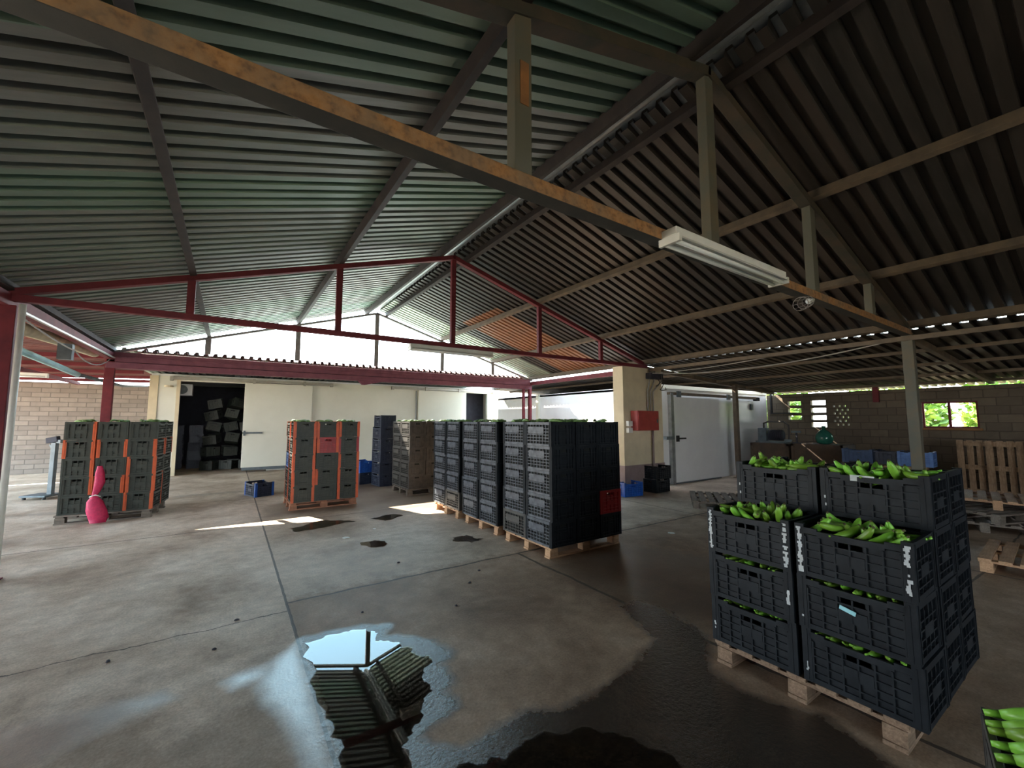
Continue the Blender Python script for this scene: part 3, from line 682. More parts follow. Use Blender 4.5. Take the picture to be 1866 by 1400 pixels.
def crate_post():
    mb = MB(); mb.b2(-.002, .045, -.002, .010, 0, CH); mb.b2(-.002, .010, .010, .045, 0, CH)
    mb.b2(.022, .027, -.005, -.002, .01, CH-.01); mb.b2(-.005, -.002, .022, .027, .01, CH-.01)
    mb.b2(.010, .040, .010, .040, CH-.012, CH)
    return mb.mesh('corner_post', BLACK)
BASKET, CPOST = crate_basket(), crate_post()
LATTICE, SHADE_BOX, ENDP = crate_lattice()
def crate(x, y, z, rz=0, label='', group=None, m=None, mp=None, tilt=None, name='plastic_crate'):
    """footprint centre at x,y"""
    r_ = empty(name, (x, y, z), rz)
    if tilt: r_.rotation_euler = tilt
    tag(r_, label, 'crate', group)
    m = m or BLACK; mp = mp or m
    if m in (BLACK_LIT, DGREY): put('basket', LATTICE, r_, m=m); put('filling', SHADE_BOX, r_); put('end_panel', ENDP, r_, (0, CL/2, 0), m=mp); put('end_panel', ENDP, r_, (0, -CL/2, 0), PI, m=mp)
    else: put('basket', BASKET, r_, m=m)
    for i, (sx, sy, a) in enumerate(((-1, -1, 0), (1, -1, PI/2), (1, 1, PI), (-1, 1, -PI/2))):
        o = put('corner_post', CPOST, r_, (sx*CW/2, sy*CL/2, 0), a, m=(mp if isinstance(mp, bpy.types.Material) else mp[i]))
        if (mp if isinstance(mp, bpy.types.Material) else mp[i]) in (ORANGE, RED) and m not in (ORANGE, RED): o['label'] = 'orange corner post' if (mp if isinstance(mp, bpy.types.Material) else mp[i]) is ORANGE else 'red corner post'
    return r_
LAY = ['bottom', 'second from bottom', 'middle', 'second from top', 'top']
HP = .144

# pallets
def pallet_meshes():
    d = {}
    d['deck'] = MB().b2(-.6, .6, -.05, .05, 0, .022).mesh('deck_board', WOOD)
    d['str'] = MB().b2(-.05, .05, -.5, .5, 0, .022).mesh('stringer_board', WOOD)
    d['blk'] = MB().b2(-.06, .06, -.05, .05, 0, .078).mesh('block', WOOD)
    d['bot'] = MB().b2(-.6, .6, -.05, .05, 0, .022).mesh('bottom_board', WOOD)
    return d
PM = pallet_meshes()
def pallet(x, y, z=0, rz=0, label='', m=None, rot=None, slats=7, group=None):
    """1.2 along local X, 1.0 along local Y; x,y is the centre"""
    r_ = empty('wooden_pallet', (x, y, z), rz); tag(r_, label, 'pallet', group)
    if rot: r_.rotation_euler = rot
    m = m or WOOD
    for k in range(slats): put('deck_board', PM['deck'], r_, (0, -.45+.9*k/(slats-1), .122), m=m)
    for k in (-.53, 0, .53): put('stringer_board', PM['str'], r_, (k, 0, .100), m=m)
    for a in (-.53, 0, .53):
        for b_ in (-.44, 0, .44): put('block', PM['blk'], r_, (a, b_, .022), m=m)
    for b_ in (-.44, 0, .44): put('bottom_board', PM['bot'], r_, (0, b_, 0), m=m)
    return r_

# bananas
def banana_mesh(L_=.17, R=.0195, bend=.9):
    mb = MB(); n = 9; pts = []; rad = []
    for i in range(n):
        s_ = i/(n-1); a = (s_-.5)*bend; rr = L_/bend
        pts.append(Vector((rr*math.sin(a), 0, rr*(1-math.cos(a)))))
        rad.append(R*(min(1, .34+2.4*s_) if s_ < .5 else (1, .98, .80, .42)[min(3, i-5)] if i > 4 else 1))
    mb.tube(pts, R, 7, True, rad)
    d = (pts[-1]-pts[-2]).normalized(); mb2 = MB().tube([pts[-1], pts[-1]+d*.010], .006, 6)
    d0 = (pts[0]-pts[1]).normalized(); mb.tube([pts[0], pts[0]+d0*.022], .007, 6, True, [.0075, .0055])
    return mb.mesh('green_banana', BANANA, True), mb2.mesh('tip', NUB)
BM = [banana_mesh(.165, .021, .8), banana_mesh(.18, .020, .6), banana_mesh(.15, .0215, 1.0)]
def banana(loc, rot, label, group, k=None, sc=1):
    me, tp = BM[random.randrange(3) if k is None else k]
    o = put('green_banana', me); o.location = loc; o.rotation_euler = rot; o.scale = (sc,)*3; tag(o, label, 'banana', group)
    put('tip', tp, o)
    return o
def fill_crate(cx, cy, top, where, nx=4, ny=6, w_=.30, l_=.43):
    lab = 'green banana in the heap filling %s' % where; grp = 'bananas filling %s' % where
    for i in range(nx):
        for j in range(ny):
            x = cx+(-.5+(i+.5)/nx)*w_+random.uniform(-.012, .012); y = cy+(-.5+(j+.5)/ny)*l_+random.uniform(-.012, .012)
            if random.random() < .68: r_ = (random.uniform(-.3, .3), random.uniform(-.85, -.30), random.uniform(0, 2*PI) if random.random() < .35 else random.uniform(2.3, 4.2))
            else: r_ = (random.uniform(-.9, .9), random.uniform(-.25, .25), random.uniform(0, 2*PI))
            banana((x, y, top-.030+random.uniform(-.010, .022)), r_, lab, grp, sc=random.uniform(.85, 1.08))

# --- near stack, right
nxs = [3.055, 3.455, 3.855]; nys = [1.487, .93]
pallet(3.46, 1.235, 0, 0, 'weathered brown pallet under the banana crates in the right foreground', WOODN)
rown = {0: 'left', 1: 'right'}
def place_near():
    for ci, x in enumerate(nxs):
        for ri, y in enumerate(nys):
            for k in range(4 if ci else 3):
                col = ['front row', 'second row', 'rear row'][ci]
                jx, jy = random.uniform(-.006, .006), random.uniform(-.006, .006)
                nm = ['bottom', 'second', 'third', 'topmost'][k]
                lab = 'black banana crate, right foreground stack, %s layer, %s column, %s' % (nm, rown[ri], col)
                c = crate(x+jx, y+jy, HP+CH*k, random.uniform(-.012, .012), lab)
                if ci == 0 or (ci == 1 and k == 3):
                    # torn paper remains on the corner posts
                    for (py, zz, hh, ww, seed) in ([(l, .02, .26, .032, 1) for l in ((-CL/2+.022), (CL/2-.022))] if k == 2 else [(-CL/2+.024, .10, .13, .022, 2)] if (k == 1 and ri == 0) else [(CL/2-.022, .06, .08, .016, 3)]):
                        rnd = random.Random(seed*31+ci*7+ri*3+k+int(py*50)); mb = MB(); z_ = zz
                        while z_ < zz+hh:
                            st = rnd.uniform(.008, .02); a = rnd.uniform(-ww/2, -ww*.1); b_ = rnd.uniform(ww*.1, ww/2)
                            if rnd.random() < (.88 if k == 2 else .5): mb.b2(-CW/2-.0065, -CW/2-.005, py+a, py+b_, z_, min(z_+st, zz+hh))
                            z_ += st
                        if mb.v: tag(mb.build('torn_label', PAPER, c), 'torn white paper left on the corner')
                if ci == 1 and k == 3 and ri == 1:
                    tag(MB().b2(-CW/2-.0045, -CW/2-.0025, -.02, .10, .262, .272).b2(-CW/2-.0045, -CW/2-.0025, .065, .10, .235, .262).build('torn_label', PAPER, c), 'white paper strip over the hand hole')
                if ci == 0 and k == 1 and ri == 1:
                    MB().box((-CW/2-.006, .02, .17), (.003, .075, .022), Matrix.Rotation(.25, 3, 'X')).build('paper_tag', TAG, c)['label'] = 'light blue paper tag'
place_near()
fill_crate(nxs[0], nys[0], HP+CH*3, 'the left front open crate', 4, 6)
fill_crate(nxs[0], nys[1], HP+CH*3, 'the right front open crate', 4, 6)
fill_crate(nxs[1], nys[0], HP+CH*4, 'the topmost left crate', 4, 7)
fill_crate(nxs[1], nys[1], HP+CH*4, 'the topmost right crate', 4, 6)
for ri in (0, 1):     # fruit showing through the gaps between the layers, on the camera side
    for k in (0, 1):
        for q in range(7):
            w_ = 'the gap under the %s layer of the %s front column' % (['second', 'third'][k], ['left', 'right'][ri])
            banana((nxs[0]-CW/2+.085+random.uniform(0, .02), nys[ri]-.17+q*.056+random.uniform(-.01, .01), HP+CH*(k+1)-.037+random.uniform(-.004, .003)), (random.uniform(-.3, .3), random.uniform(-.12, .12), random.uniform(-.3, .3)), 'green banana showing through %s' % w_, 'bananas seen in %s' % w_)
for q in range(2):
    banana((nxs[1]-CW/2+.09, nys[1]-.02+q*.045, HP+CH*3+.235), (0, .1, .3-q*.5), 'green banana seen through the hand hole of the topmost right crate', 'bananas at the hand hole')

# --- corner crate, bottom right of the photo
ca = math.atan2(-.22, -.975)
def corner_crate():
    ax = Vector((math.cos(ca), math.sin(ca), 0)); bx = Vector((-math.sin(ca), math.cos(ca), 0))
    if bx.y > 0: bx = -bx
    c0 = Vector((2.03, .34, 0))
    ctr = c0+ax*CL/2+bx*CW/2
    rz = math.atan2(ax.y, ax.x)+PI/2
    pallet(ctr.x+.25, ctr.y-.33, 0, math.atan2(ax.y, ax.x), 'weathered pallet under the banana crates in the bottom right corner', WOODG)
    crate(ctr.x, ctr.y, HP, rz, 'lower black crate of the small stack in the bottom right corner')
    crate(ctr.x, ctr.y, HP+CH, rz, 'dusty open crate with plump green bananas in the bottom right corner', m=DGREY, mp=DGREY)
    top = HP+2*CH
    for q in range(8):
        p = c0+ax*(.05+q*.058)+bx*.165+Vector((0, 0, top+.022+random.uniform(0, .012)))
        o = banana(p, (PI+.0, .1, math.atan2(bx.y, bx.x)+random.uniform(-.1, .1)), 'plump green banana in the upper row of the bottom right crate', 'upper bananas of the bottom right crate', k=0, sc=1.6)
    for q in range(8):
        p = c0+ax*(.05+q*.055)+bx*.20+Vector((0, 0, top-.04))
        banana(p, (PI, .0, math.atan2(bx.y, bx.x)+random.uniform(-.2, .2)), 'green banana in the lower row of the bottom right crate', 'lower bananas of the bottom right crate', k=1, sc=1.4)
corner_crate()

# --- the other stacks
STUFF = MB()
def far_bananas(cx, cy, z, rz=0, n=7):
    for _ in range(n):
        a = random.uniform(0, 2*PI); d = Vector((math.cos(a), math.sin(a), random.uniform(-.1, .1)))*.07
        p = Vector((cx+random.uniform(-.12, .12), cy+random.uniform(-.19, .19), z+random.uniform(-.006, .012)))
        up = Vector((0, 0, .018)); STUFF.tube([p-d, p-d*.5+up*.7, p+up, p+d*.5+up*.7, p+d], .018, 6, True, [.007, .017, .019, .017, .007])
def stack(ox, oy, rz, cols, where, colnames, mats, top=True, px=.398, py=.545, jit=.007, layers=5, word='black'):
    """ox,oy: front left corner of the block of crates; cols: list of (i,j)"""
    c_, s_ = math.cos(rz), math.sin(rz)
    for (i, j) in cols:
        for k in range(layers):
            lx, ly = (i+.5)*px+random.uniform(-jit, jit), (j+.5)*py+random.uniform(-jit, jit)
            x, y = ox+lx*c_-ly*s_, oy+lx*s_+ly*c_
            m, mp, wd_ = mats(i, j, k)
            ln = LAY[k] if layers == 5 else ['bottom', 'middle', 'top'][k]
            crate(x, y, HP+CH*k, rz+random.uniform(-.015, .015), '%s crate, %s, %s column, %s' % (wd_, ln, colnames[(i, j)], where), m=m, mp=mp)
        if top: far_bananas(x, y, HP+CH*layers-.002, rz)
allc = [(i, j) for j in (0, 1) for i in range(3)]
vis = [(0, 0), (1, 0), (2, 0), (0, 1)]
cn = {(0, 0): 'near corner', (1, 0): 'middle front', (2, 0): 'right front', (0, 1): 'rear left', (1, 1): 'rear middle', (2, 1): 'rear right'}
def m_M1(i, j, k):
    if (i, j, k) == (2, 0, 1): return RED, RED, 'red'
    if (i, j, k) == (0, 1, 0): return DGREY, DGREY, 'grey'
    return BLACK_LIT, BLACK, 'black'
stack(3.21, 3.93, 0, allc, 'front of black row', cn, m_M1)
pallet(3.84, 4.50, 0, -.01, 'pale pine pallet under the front end of the long black stack row', WOODP)
def m_M2(i, j, k):
    return BLACK_LIT, BLACK, 'black'
stack(3.22, 5.18, .01, vis, 'middle of black row', cn, m_M2)
pallet(3.86, 5.74, 0, .01, 'brown pallet under the middle of the long black stack row', WOODP)
def m_M3(i, j, k):
    if k == 0 and j == 0: return DGREY, DGREY, 'brownish grey'
    return BLACK_LIT, BLACK, 'black'
stack(3.24, 6.42, .0, vis, 'rear of black row', cn, m_M3)
pallet(3.85, 6.97, 0, .0, 'pallet under the rear end of the long black stack row, by the sun patch', WOODP)
def m_S(i, j, k): return DGREY, DGREY, 'dull grey'
stack(3.30, 8.98, .02, vis, 'grey stack', cn, m_S)
pallet(3.88, 9.53, 0, .02, 'dark pallet under the dull grey crate stack', WOODG)
def m_O(i, j, k):
    if (i, j, k) == (1, 0, 3): return RED, ORANGE, 'bright red and orange'
    if (i, j, k) in ((1, 0, 0), (1, 0, 2)): return DGREEN, DGREEN, 'dark grey-green'
    if (i, j, k) == (0, 1, 2): return PALEBLUE, DGREEN, 'blue-faced'
    if (i, j, k) == (1, 0, 1): return DGREEN, [ORANGE, DGREEN, DGREEN, ORANGE], 'half-orange grey-green'
    if (i, j, k) in ((2, 0, 3), (0, 1, 1)): return DGREEN, RED, 'red-cornered grey-green'
    return DGREEN, ORANGE, 'orange-cornered grey-green'
stack(.97, 8.68, .0, vis, 'orange stack', cn, m_O)
pallet(1.56, 9.26, 0, .0, 'reddish pallet under the orange-cornered crate stack', wood('reddish_pallet_wood', (.30, .12, .07), (.42, .19, .11), (.50, .26, .16)))
def m_L(i, j, k):
    tb = {(0, 0): [0, 1, 1, 2, 1], (1, 0): [0, 2, 0, 3, 0], (2, 0): [2, 2, 3, 1, 0], (2, 1): [0, 0, 0, 1, 0]}
    v = tb.get((i, j), [0]*5)[k]
    return (DGREEN, DGREEN, 'dark green') if v == 0 else (DGREEN, [DGREEN, ORANGE, ORANGE, DGREEN], 'dark green, orange-edged') if v == 1 else (DGREEN, ORANGE, 'dark green, orange-cornered') if v == 2 else (DGREEN, [ORANGE, ORANGE, DGREEN, DGREEN], 'dark green, orange-fronted')
cnL = {(0, 0): 'left front', (1, 0): 'middle front', (2, 0): 'right front', (2, 1): 'right rear'}
stack(-2.24, 9.66, -.10, [(0, 0), (1, 0), (2, 0), (2, 1)], 'leftmost stack', cnL, m_L, px=.402)
pallet(-1.61, 10.08, 0, -.10, 'dark pallet under the leftmost crate stack', WOODG)
st = STUFF.build('green_bananas', mat('pale_green_skin', (.20, .34, .10), (.12, .22, .06), rough=.5), None, True)  # paler, duller green for the distant heaps
tag(st, 'green bananas heaped in the top crates of the distant stacks', 'bananas', kind='stuff')

# dark navy column and blue crates behind
for k in range(5):
    crate(3.33, 10.95, .0+CH*k, .1+random.uniform(-.03, .03), 'navy crate, %s of the tall dark column left of the grey stack' % LAY[k], m=NAVY)
crate(3.35, 10.95, CH*5, .05, 'navy crate laid on the very top of the tall dark column', m=NAVY)
for k in range(2):
    crate(2.98, 11.6, CH*k, .2, '%s blue crate leaning beside the tall dark column' % ['lower', 'upper'][k], m=[NAVY, BLUE][k])
crate(.60, 11.0, .0, .35, 'small dark blue crate alone on the floor under the open sliding door', m=NAVY, mp=BLUE)
# crates by the pillar
crate(7.42, 6.42, 0, 1.45, 'bright blue crate on the floor at the foot of the masonry pillar', m=BLUE)
crate(8.38, 6.40, 0, 1.62, 'lower black crate against the masonry pillar, right of the blue one', m=BLACK)
cr2 = crate(8.42, 6.40, CH, 1.55, 'upper black crate against the masonry pillar under the red box', m=BLACK)

# heap of crates inside the cold room
hp = []
rnd = random.Random(11)
for c, (x, n) in enumerate(((-1.55, 5), (-1.0, 5))):
    for k in range(n):
        crate(x+rnd.uniform(-.02, .02), 18.6, CH*k, rnd.uniform(-.05, .05), 'dark crate, %s, %s column, at the back inside the cold room' % (LAY[k], ['left', 'right'][c]), m=NAVY)
row = [(-.50, .0), (.02, 0), (.54, 0), (-.52, .40), (.0, .41), (.53, .40), (-.48, .80), (.05, .82), (.57, .81), (-.50, 1.21), (.02, 1.22), (.54, 1.23), (-.46, 1.62), (.06, 1.63), (.57, 1.62), (-.42, 2.0), (.12, 2.02), (.58, 2.0)]
pos_words = ['bottom left', 'bottom middle', 'bottom right', 'second row left', 'second row middle', 'second row right', 'third row left', 'third row middle', 'third row right', 'fourth row left', 'fourth row middle', 'fourth row right', 'fifth row left', 'fifth row middle', 'fifth row right', 'top row left', 'top row middle', 'top row right']
for (x, z), pw in zip(row, pos_words):
    crate(x, 17.5+rnd.uniform(-.1, .1), z+.02+(.06 if z else 0), 0, 'tumbled dark green crate, %s of the heap inside the open cold room' % pw, m=DGREEN, tilt=(rnd.uniform(-.25, .25) if z else 0, rnd.uniform(-.28, .28) if z else 0, rnd.uniform(-.5, .5)))

# ------------------------------------------------------------------ right side clutter
pallet(8.1, 4.72, 0, .62, 'lone weathered pallet flat on the floor before the white sliding door', WOODG)
pallet(7.55, .62, 0, .06, 'pale slatted pallet flat on the floor right of the banana stack', WOODP)
pallet(9.9, 1.5, 0, .25, 'grey bottom pallet of the loose pile right of the banana stack', WOODG)
pallet(10.0, 1.45, .144, -.35, 'middle pallet of the loose pile right of the banana stack', WOODG)
pallet(10.35, 1.35, .288, .15, 'orange-brown pallet on top of the loose pile at the right', WOODP)
UPR = Matrix(((0, 0, 1), (0, -1, 0), (1, 0, 0))).to_euler()
pallet(13.9, 1.85, .60, 0, 'brown pallet stood on edge against the right wall, nearer the grey post', WOOD, rot=UPR)
pallet(13.7, .78, .60, 0, 'grey pallet stood on edge at the right edge of the photo', WOODG, rot=UPR)
for k in range(5):
    pallet(11.9, 3.05, .144*k, .08*((k % 2)*2-1)+.04, '%s pallet of the neat pile carrying blue crates' % LAY[k], WOODG if k % 2 else WOOD)
crate(11.75, 3.52, .722, .1, 'dull blue crate at the left end on the pallet pile', m=mat('dull_blue', (.06, .10, .20), (.04, .07, .14)))
crate(11.8, 2.98, .722, -.1, 'navy crate in the middle on the pallet pile', m=NAVY)
crate(11.7, 2.55, .722, .05, 'pale blue crate at the right end on the pallet pile, by the grey post', m=PALEBLUE)
# brown boxes
def bin_(x, y, w_, d_, h, lab):
    r_ = empty('box', (x, y, 0)); tag(r_, lab, 'box')
    MB().b2(-w_/2, w_/2, -d_/2, d_/2, .02, h).build('body', BROWNBIN, r_, bevel=.01)
    for sy in (-1, 1):
        for sx in (-1, 1): MB().box((sx*(w_/2), sy*(d_/2-.03), h/2), (.03, .06, h)).build('corner_post', BROWNBIN, r_)
    mb = MB().b2(-w_/2-.015, -w_/2, -d_/2, d_/2, h-.07, h); mb.build('batten', BROWNBIN, r_)
bin_(12.9, 5.75, .8, 1.0, 1.02, 'brown wooden bin left of the others, below the slotted wall')
bin_(12.9, 4.62, .8, 1.15, 1.04, 'brown wooden bin on the right, with the green glass jar on it')
# demijohn
dj = empty('glass_demijohn', (12.85, 4.55, 1.04)); tag(dj, 'round green glass demijohn standing on the brown bin', 'glass jar')
MB().lathe([(.10, 0), (.17, .04), (.20, .14), (.18, .25), (.10, .34), (.04, .38), (.035, .46)], 24).build('body', GREENGLASS, dj, True)
MB().lathe([(.045, .44), (.05, .455), (.045, .47)], 16).build('neck_ring', GREENGLASS, dj, True)
# machine parts
def machine():
    r_ = empty('pump_unit', (12.9, 5.8, 1.02)); tag(r_, 'dark machine parts with a motor and pipes heaped on the left brown bin', 'machine')
    MB().b2(-.2, .2, -.35, .4, 0, .05).build('base_plate', SCALEG, r_)
    MB().tube([(0, -.25, .22), (0, .1, .22)], .14, 16).build('motor', DEEP, r_, True)
    for q in range(6): MB().tube([(0, -.22+q*.05, .22), (0, -.205+q*.05, .22)], .155, 16).build('cooling_fin', DEEP, r_)
    MB().b2(-.1, .1, .15, .38, .05, .42).build('gearbox', SCALEG, r_, bevel=.01)
    MB().tube([(0, .25, .4), (0, .25, .55), (-.05, .1, .6), (-.05, -.3, .6), (-.05, -.42, .5), (-.05, -.42, .1)], .025, 8).build('pipe', DCABLE, r_, True)
    MB().lathe([(.02, 0), (.09, 0), (.09, .06), (.02, .06)], 16, (-.12, -.42, .05)).build('valve_wheel', SCALEG, r_)
    r2 = empty('hand_tool', (12.75, 5.15, 1.02)); tag(r2, 'dark upright clamp-like tool standing between machine and glass jar', 'tool')
    MB().b2(-.05, .05, -.12, .1, 0, .04).b2(-.02, .02, -.02, .02, .04, .34).build('stand', DEEP, r2)
    MB().b2(-.03, .03, -.10, .12, .30, .35).build('head', SCALEG, r2)
machine()

# ------------------------------------------------------------------ electrics on the pillar
eb = empty('electrical_cabinet', (8.10, 6.54, 1.42)); tag(eb, 'dull red electrical cabinet mounted on the cream pillar', 'electrical box')
MB().b2(-.38, .38, -.20, 0, 0, .46).build('body', BOXR, eb, bevel=.008)
ebd = MB().b2(-.36, .36, -.215, -.20, .02, .44).build('door', BOXR, eb, bevel=.004)
MB().b2(.28, .31, -.23, -.215, .18, .26).build('latch', SCALEG, ebd)
for k, z in enumerate((1.43, 1.58)):
    o = MB().b2(-.07, .07, -.08, 0, -.06, .06).build('socket', WHITEE, bevel=.008); o.location = (7.62, 6.54, z); tag(o, '%s small white socket left of the red electrical cabinet' % ['lower', 'upper'][k], 'socket')
for k, (x, x2) in enumerate(((8.30, 8.36), (8.40, 8.52), (8.50, 8.80))):
    o = MB().tube([(x, 6.50, 1.88), (x, 6.50, 2.35), (x2, 6.48, 2.6), (x2+.03, 6.48, 2.86)], .016, 8).build('conduit', CABLE, None, True)
    tag(o, '%s cable conduit rising from the red cabinet to the roof' % ['left', 'middle', 'right'][k], 'conduit')
tag(MB().tube([(8.45, 6.50, .3), (8.45, 6.50, 1.42)], .028, 10).build('conduit', MAUVE, None, True), 'brownish pipe running down from the red cabinet behind the black crates', 'conduit')
tag(MB().b2(8.3, 8.75, 6.38, 6.54, 2.66, 2.80).build('junction_box', DEEP), 'dark junction box with wires at the top of the pillar', 'junction box')
for k, (x, sag) in enumerate(((8.55, .25), (8.7, .18))):
    pts = [(x, 6.42, 2.7-.0)]; 
    for q in range(1, 7): t_ = q/6; pts.append((x+.1*math.sin(t_*9), 6.42-.1*t_, 2.7-sag*math.sin(t_*PI)+.05*t_-.3*t_*(k == 1)))
    tag(MB().tube(pts, .010, 6).build('cable', DCABLE, None, True), '%s dark looped wire hanging at the top of the pillar' % ['upper', 'lower'][k], 'cable')
def cable(p, q, sag, m, lab, r=.011, n=14):
    p = Vector(p); q = Vector(q); pts = [p.lerp(q, i/n)-Vector((0, 0, sag*4*(i/n)*(1-i/n))) for i in range(n+1)]
    return tag(MB().tube(pts, r, 6).build('cable', m, None, True), lab, 'cable')
cable((8.35, 6.4, 2.78), (8.38, 1.95, 2.88), .16, CABLE, 'grey cable sagging under the right eave to the near post')
cable((8.45, 6.4, 2.80), (8.45, 3.6, 2.88), .05, CABLE, 'second grey cable running close under the right eave from the pillar')
cable((XLE+.02, 6.8, 2.85), (XLE+.02, 9.0, 2.72), .03, CABLE, 'pale wire drooping below the left eave conduit, nearer part', r=.010)
cable((XLE+.02, 9.0, 2.72), (XLE+.02, 11.2, 2.86), .16, CABLE, 'pale wire drooping below the left eave conduit, farther part', r=.010)

# pipes on the left
tag(MB().tube([(-2.35, 6.9, 2.80), (-2.35, 9.4, 2.93), (-2.33, 11.5, 3.0)], .085, 14).build('wrapped_pipe', BEIGEP, None, True), 'thick cream wrapped pipe along the left eave', 'pipe')
tag(MB().tube([(-2.5, 7.2, 2.68), (-2.5, 11.3, 2.54)], .05, 12).build('pipe', BLUEPIPE, None, True), 'pale blue-green pipe sloping behind the left red post', 'pipe')
tag(MB().tube([(-2.5, 11.3, 2.54), (-2.5, 15.5, 2.60), (-2.5, 19.2, 2.85)], .035, 10).build('pipe', SCALEG, None, True), 'thin grey pipe continuing from the blue-green pipe to the block wall', 'pipe')
tag(MB().b2(-.08, .08, -.06, .06, -.12, .12).build('junction_box', SCALEG), 'small grey junction box hanging by the cream wrapped pipe', 'junction box').location = (-2.15, 9.05, 2.70)

# fluorescent fittings
def fitting(p, ln, rz, lab, w_=.15):
    r_ = empty('strip_light', p, rz); tag(r_, lab, 'strip light')
    MB().b2(-ln/2, ln/2, -w_/2*.75, w_/2*.75, -.06, 0).build('housing', WHITEE, r_, bevel=.006)
    mb = MB()
    for s_ in (-1, 1):
        i = len(mb.v); mb.v += [Vector((x, y, z)) for x in (-ln/2, ln/2) for y, z in ((s_*.03, -.062), (s_*w_/2, -.085), (s_*w_/2, -.088), (s_*.03, -.065))]
        mb.f += [(i, i+4, i+5, i+1), (i+2, i+6, i+7, i+3), (i+1, i+5, i+6, i+2)]
    mb.build('reflector', WHITEE, r_)
    for s_ in (-1, 1): MB().b2(s_*ln/2-(.03 if s_ > 0 else 0), s_*ln/2+(.03 if s_ < 0 else 0), -w_/2, w_/2, -.11, -.055).build('end_cap', WHITEE, r_, bevel=.005)
    for s_ in (-1, 1): MB().tube([(-ln/2+.03, s_*.038, -.095), (ln/2-.03, s_*.038, -.095)], .016, 10).build('tube', TUBE, r_, True)
    return r_
fitting((3.28, Y1-.11, 2.985), 1.62, 0, 'white twin-tube strip light fixed along the nearest truss chord', .17)
fitting((3.2, Y2, 2.93), 1.6, 0, 'pale strip light under the dark red truss against the bright gable')
fitting((-4.2, 14.7, 2.80), .9, 0, 'white strip light under the red lean-to roof at the left', .12)
# caged lamp
cg = empty('caged_lamp', (5.02, Y1-.03, 2.945)); tag(cg, 'wire caged lamp hanging sideways from the nearest truss chord', 'lamp')
mb = MB(); n = 10
for q in range(n):
    a = 2*PI*q/n; mb.tube([(0, .02*math.cos(a), -.03+.02*math.sin(a)), (-.12, .055*math.cos(a), -.07+.055*math.sin(a)), (-.30, .07*math.cos(a), -.12+.07*math.sin(a))], .0028, 4)
for x_, r_, z_ in ((-.12, .055, -.07), (-.21, .063, -.095), (-.30, .07, -.12)):
    mb.tube([(x_, r_*math.cos(2*PI*q/12), z_+r_*math.sin(2*PI*q/12)) for q in range(13)], .0028, 4, False)
mb.build('cage', CABLE, cg)
MB().tube([(0, 0, -.03), (-.06, 0, -.05)], .02, 10).build('holder', WHITEE, cg, True)
MB().lathe([(.012, 0), (.03, .03), (.03, .06), (.01, .09)], 12).build('bulb', TUBE, cg, True).matrix_local = Matrix.Translation((-.05, 0, -.045)) @ Matrix.Rotation(-PI/2-.3, 4, 'Y')

# platform scale at the left
sc = empty('platform_scale', (-3.25, 13.1, 0), -.5); tag(sc, 'grey platform scale with an upright column near the left block wall', 'scale')
MB().b2(-.26, .24, -.22, .22, .05, .09).build('platform', SCALEG, sc, bevel=.01)
for a in (-.2, .18):
    for b_ in (-.17, .17): MB().lathe([(.03, 0), (.03, .05)], 10, (a, b_, 0)).build('foot', BLACKR, sc)
MB().b2(.10, .19, -.04, .04, .09, 1.18).build('column', SCALEG, sc, bevel=.006)
MB().bar((.17, 0, .95), (.05, 0, 1.14), .03, .03).build('brace', SCALEG, sc)
MB().box((.10, 0, 1.24), (.22, .09, .12), Matrix.Rotation(-.2, 3, 'Y')).build('display_head', DEEP, sc, bevel=.01)
MB().b2(.19, .27, -.03, .03, 1.17, 1.24).build('knob', SCALEG, sc)

# pink net bag hung on the left stack
def net():
    r_ = empty('net_bag', (-1.72, 9.40, 0)); tag(r_, 'pink-red net bag hanging down the front of the leftmost crate stack', 'net bag')
    prof = [(.92, .03, 0), (.80, .055, .0), (.66, .06, .01), (.52, .05, -.02), (.45, .035, -.04), (.36, .09, -.03), (.22, .125, .0), (.10, .12, .02), (.02, .09, .03)]
    mb = MB(); n = 16; rr = random.Random(4)
    for z, r, dx in prof: mb.v += [Vector((dx+r*math.cos(2*PI*k/n)*(1+rr.uniform(-.15, .15)), r*.45*math.sin(2*PI*k/n)*(1+rr.uniform(-.15, .15)), z)) for k in range(n)]
    for i in range(len(prof)-1):
        for k in range(n): mb.f.append((i*n+k, (i+1)*n+k, (i+1)*n+(k+1) % n, i*n+(k+1) % n))
    mb.f.append(tuple(range((len(prof)-1)*n, len(prof)*n)))
    o = mb.build('net', NET, r_, True)
    MB().tube([(-.09, -.05, .44), (-.02, -.06, .47), (.05, -.05, .44)], .008, 6).build('tie', WHITEE, r_, True)
net()

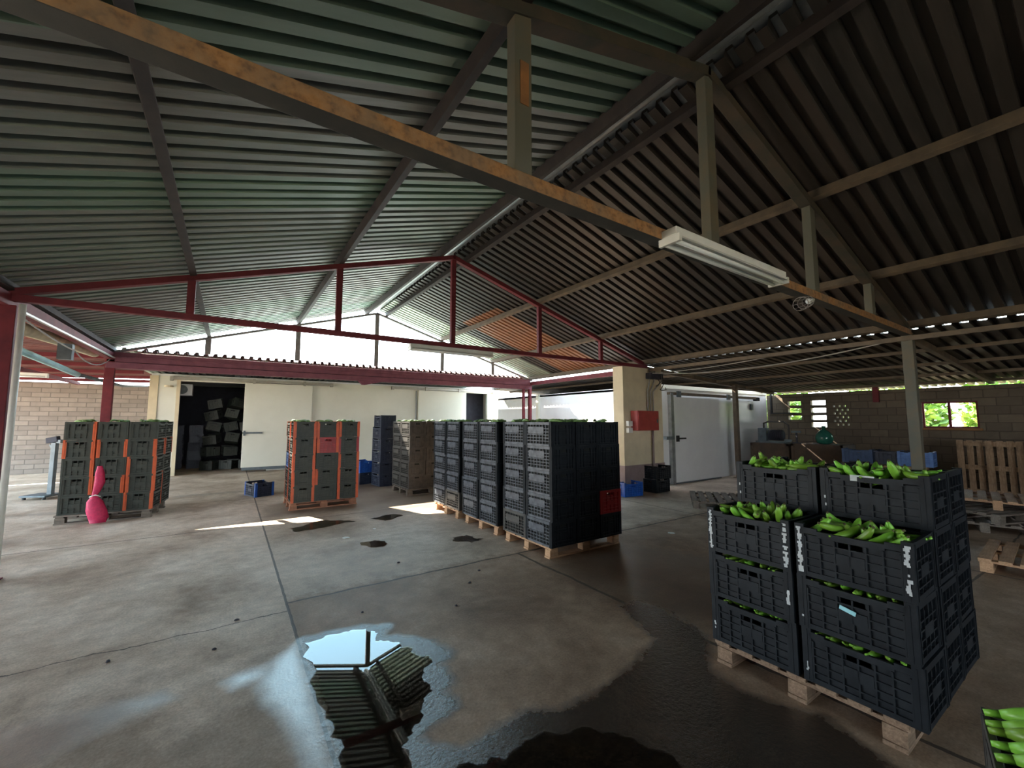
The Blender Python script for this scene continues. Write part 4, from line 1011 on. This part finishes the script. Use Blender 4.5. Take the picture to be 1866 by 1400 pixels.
# scraps on the floor
for (x, y, s_, lab) in ((1.43, 6.34, .055, 'white scrap on the floor left of the bluish round puddle'), (5.45, 3.92, .06, 'white round scrap on the floor between the black row and the banana stack'), (1.9, 6.6, .03, 'tiny pale scrap on the floor beyond the bluish round puddle')):
    mb = MB(); n = 9; rr = random.Random(int(x*100)); mb.v = [Vector((s_*rr.uniform(.6, 1)*math.cos(2*PI*k/n), s_*rr.uniform(.6, 1)*math.sin(2*PI*k/n), z)) for z in (0, .006) for k in range(n)]
    mb.f = [tuple(range(n, 2*n)), tuple(reversed(range(n)))]+[(k, (k+1) % n, n+(k+1) % n, n+k) for k in range(n)]
    o = mb.build('paper_scrap', WHITEE); o.location = (x, y, .001); tag(o, lab, 'scrap')
rr = random.Random(9)
for (x, y) in ((-.02, 3.83), (-.62, 4.05), (1.75, 3.5), (.12, 4.27), (2.35, 4.15), (1.02, 3.83), (1.7, 4.9), (2.1, 3.9)):
    o = MB().lathe([(.004, 0), (.016, .004), (.012, .012), (.003, .016)], 7).build('clod', DEEP, None); o.location = (x, y, 0); o.scale = (rr.uniform(.7, 1.4), rr.uniform(.6, 1.2), 1)
    tag(o, 'small dark clod of dirt lying on the concrete floor', 'dirt', 'dirt clods on the floor')

# ------------------------------------------------------------------ outside: trees
def leaves(cx, cy, cz, rx, ry, rz_, n, size, seed):
    rr = random.Random(seed); mb = MB()
    for _ in range(n):
        while True:
            p = Vector((rr.uniform(-1, 1), rr.uniform(-1, 1), rr.uniform(-1, 1)))
            if .35 < p.length < 1: break
        c = Vector((cx+p.x*rx, cy+p.y*ry, cz+p.z*rz_)); a = Vector((rr.uniform(-1, 1), rr.uniform(-1, 1), rr.uniform(-.6, .6))).normalized(); b_ = a.cross(Vector((rr.uniform(-1, 1), rr.uniform(-1, 1), rr.uniform(-1, 1)))).normalized()
        s_ = size*rr.uniform(.6, 1.3); i = len(mb.v); mb.v += [c-a*s_, c+b_*s_*.45, c+a*s_, c-b_*s_*.45]; mb.f.append((i, i+1, i+2, i+3))
    return mb
def tree(x, y, h, r, lab, seed, n=2600):
    t_ = empty('tree', (x, y, -.02)); tag(t_, lab, 'tree', 'trees beyond the right wall')
    MB().tube([(0, 0, 0), (.1, .05, h*.35), (-.05, 0, h*.7)], .12, 8, True, [.16, .12, .06]).build('trunk', BARK, t_, True)
    leaves(0, 0, h*.62, r, r, h*.42, n, .16, seed).build('foliage', LEAF, t_)
for k, (x, y, h, r, lab) in enumerate(((19.5, 1.5, 3.3, 1.7, 'leafy tree outside, seen through the right part of the window opening'), (20.5, 5.2, 3.0, 1.7, 'leafy tree outside, above the right wall left of the window'), (19.8, 9.2, 3.6, 1.8, 'leafy tree outside behind the slotted part of the right wall'), (21.5, -3.4, 3.6, 1.9, 'leafy tree outside beyond the right edge of the photo'), (22.0, 13.8, 4.5, 2.0, 'leafy tree outside beyond the white room'))):
    tree(x, y, h, r, lab, 20+k)
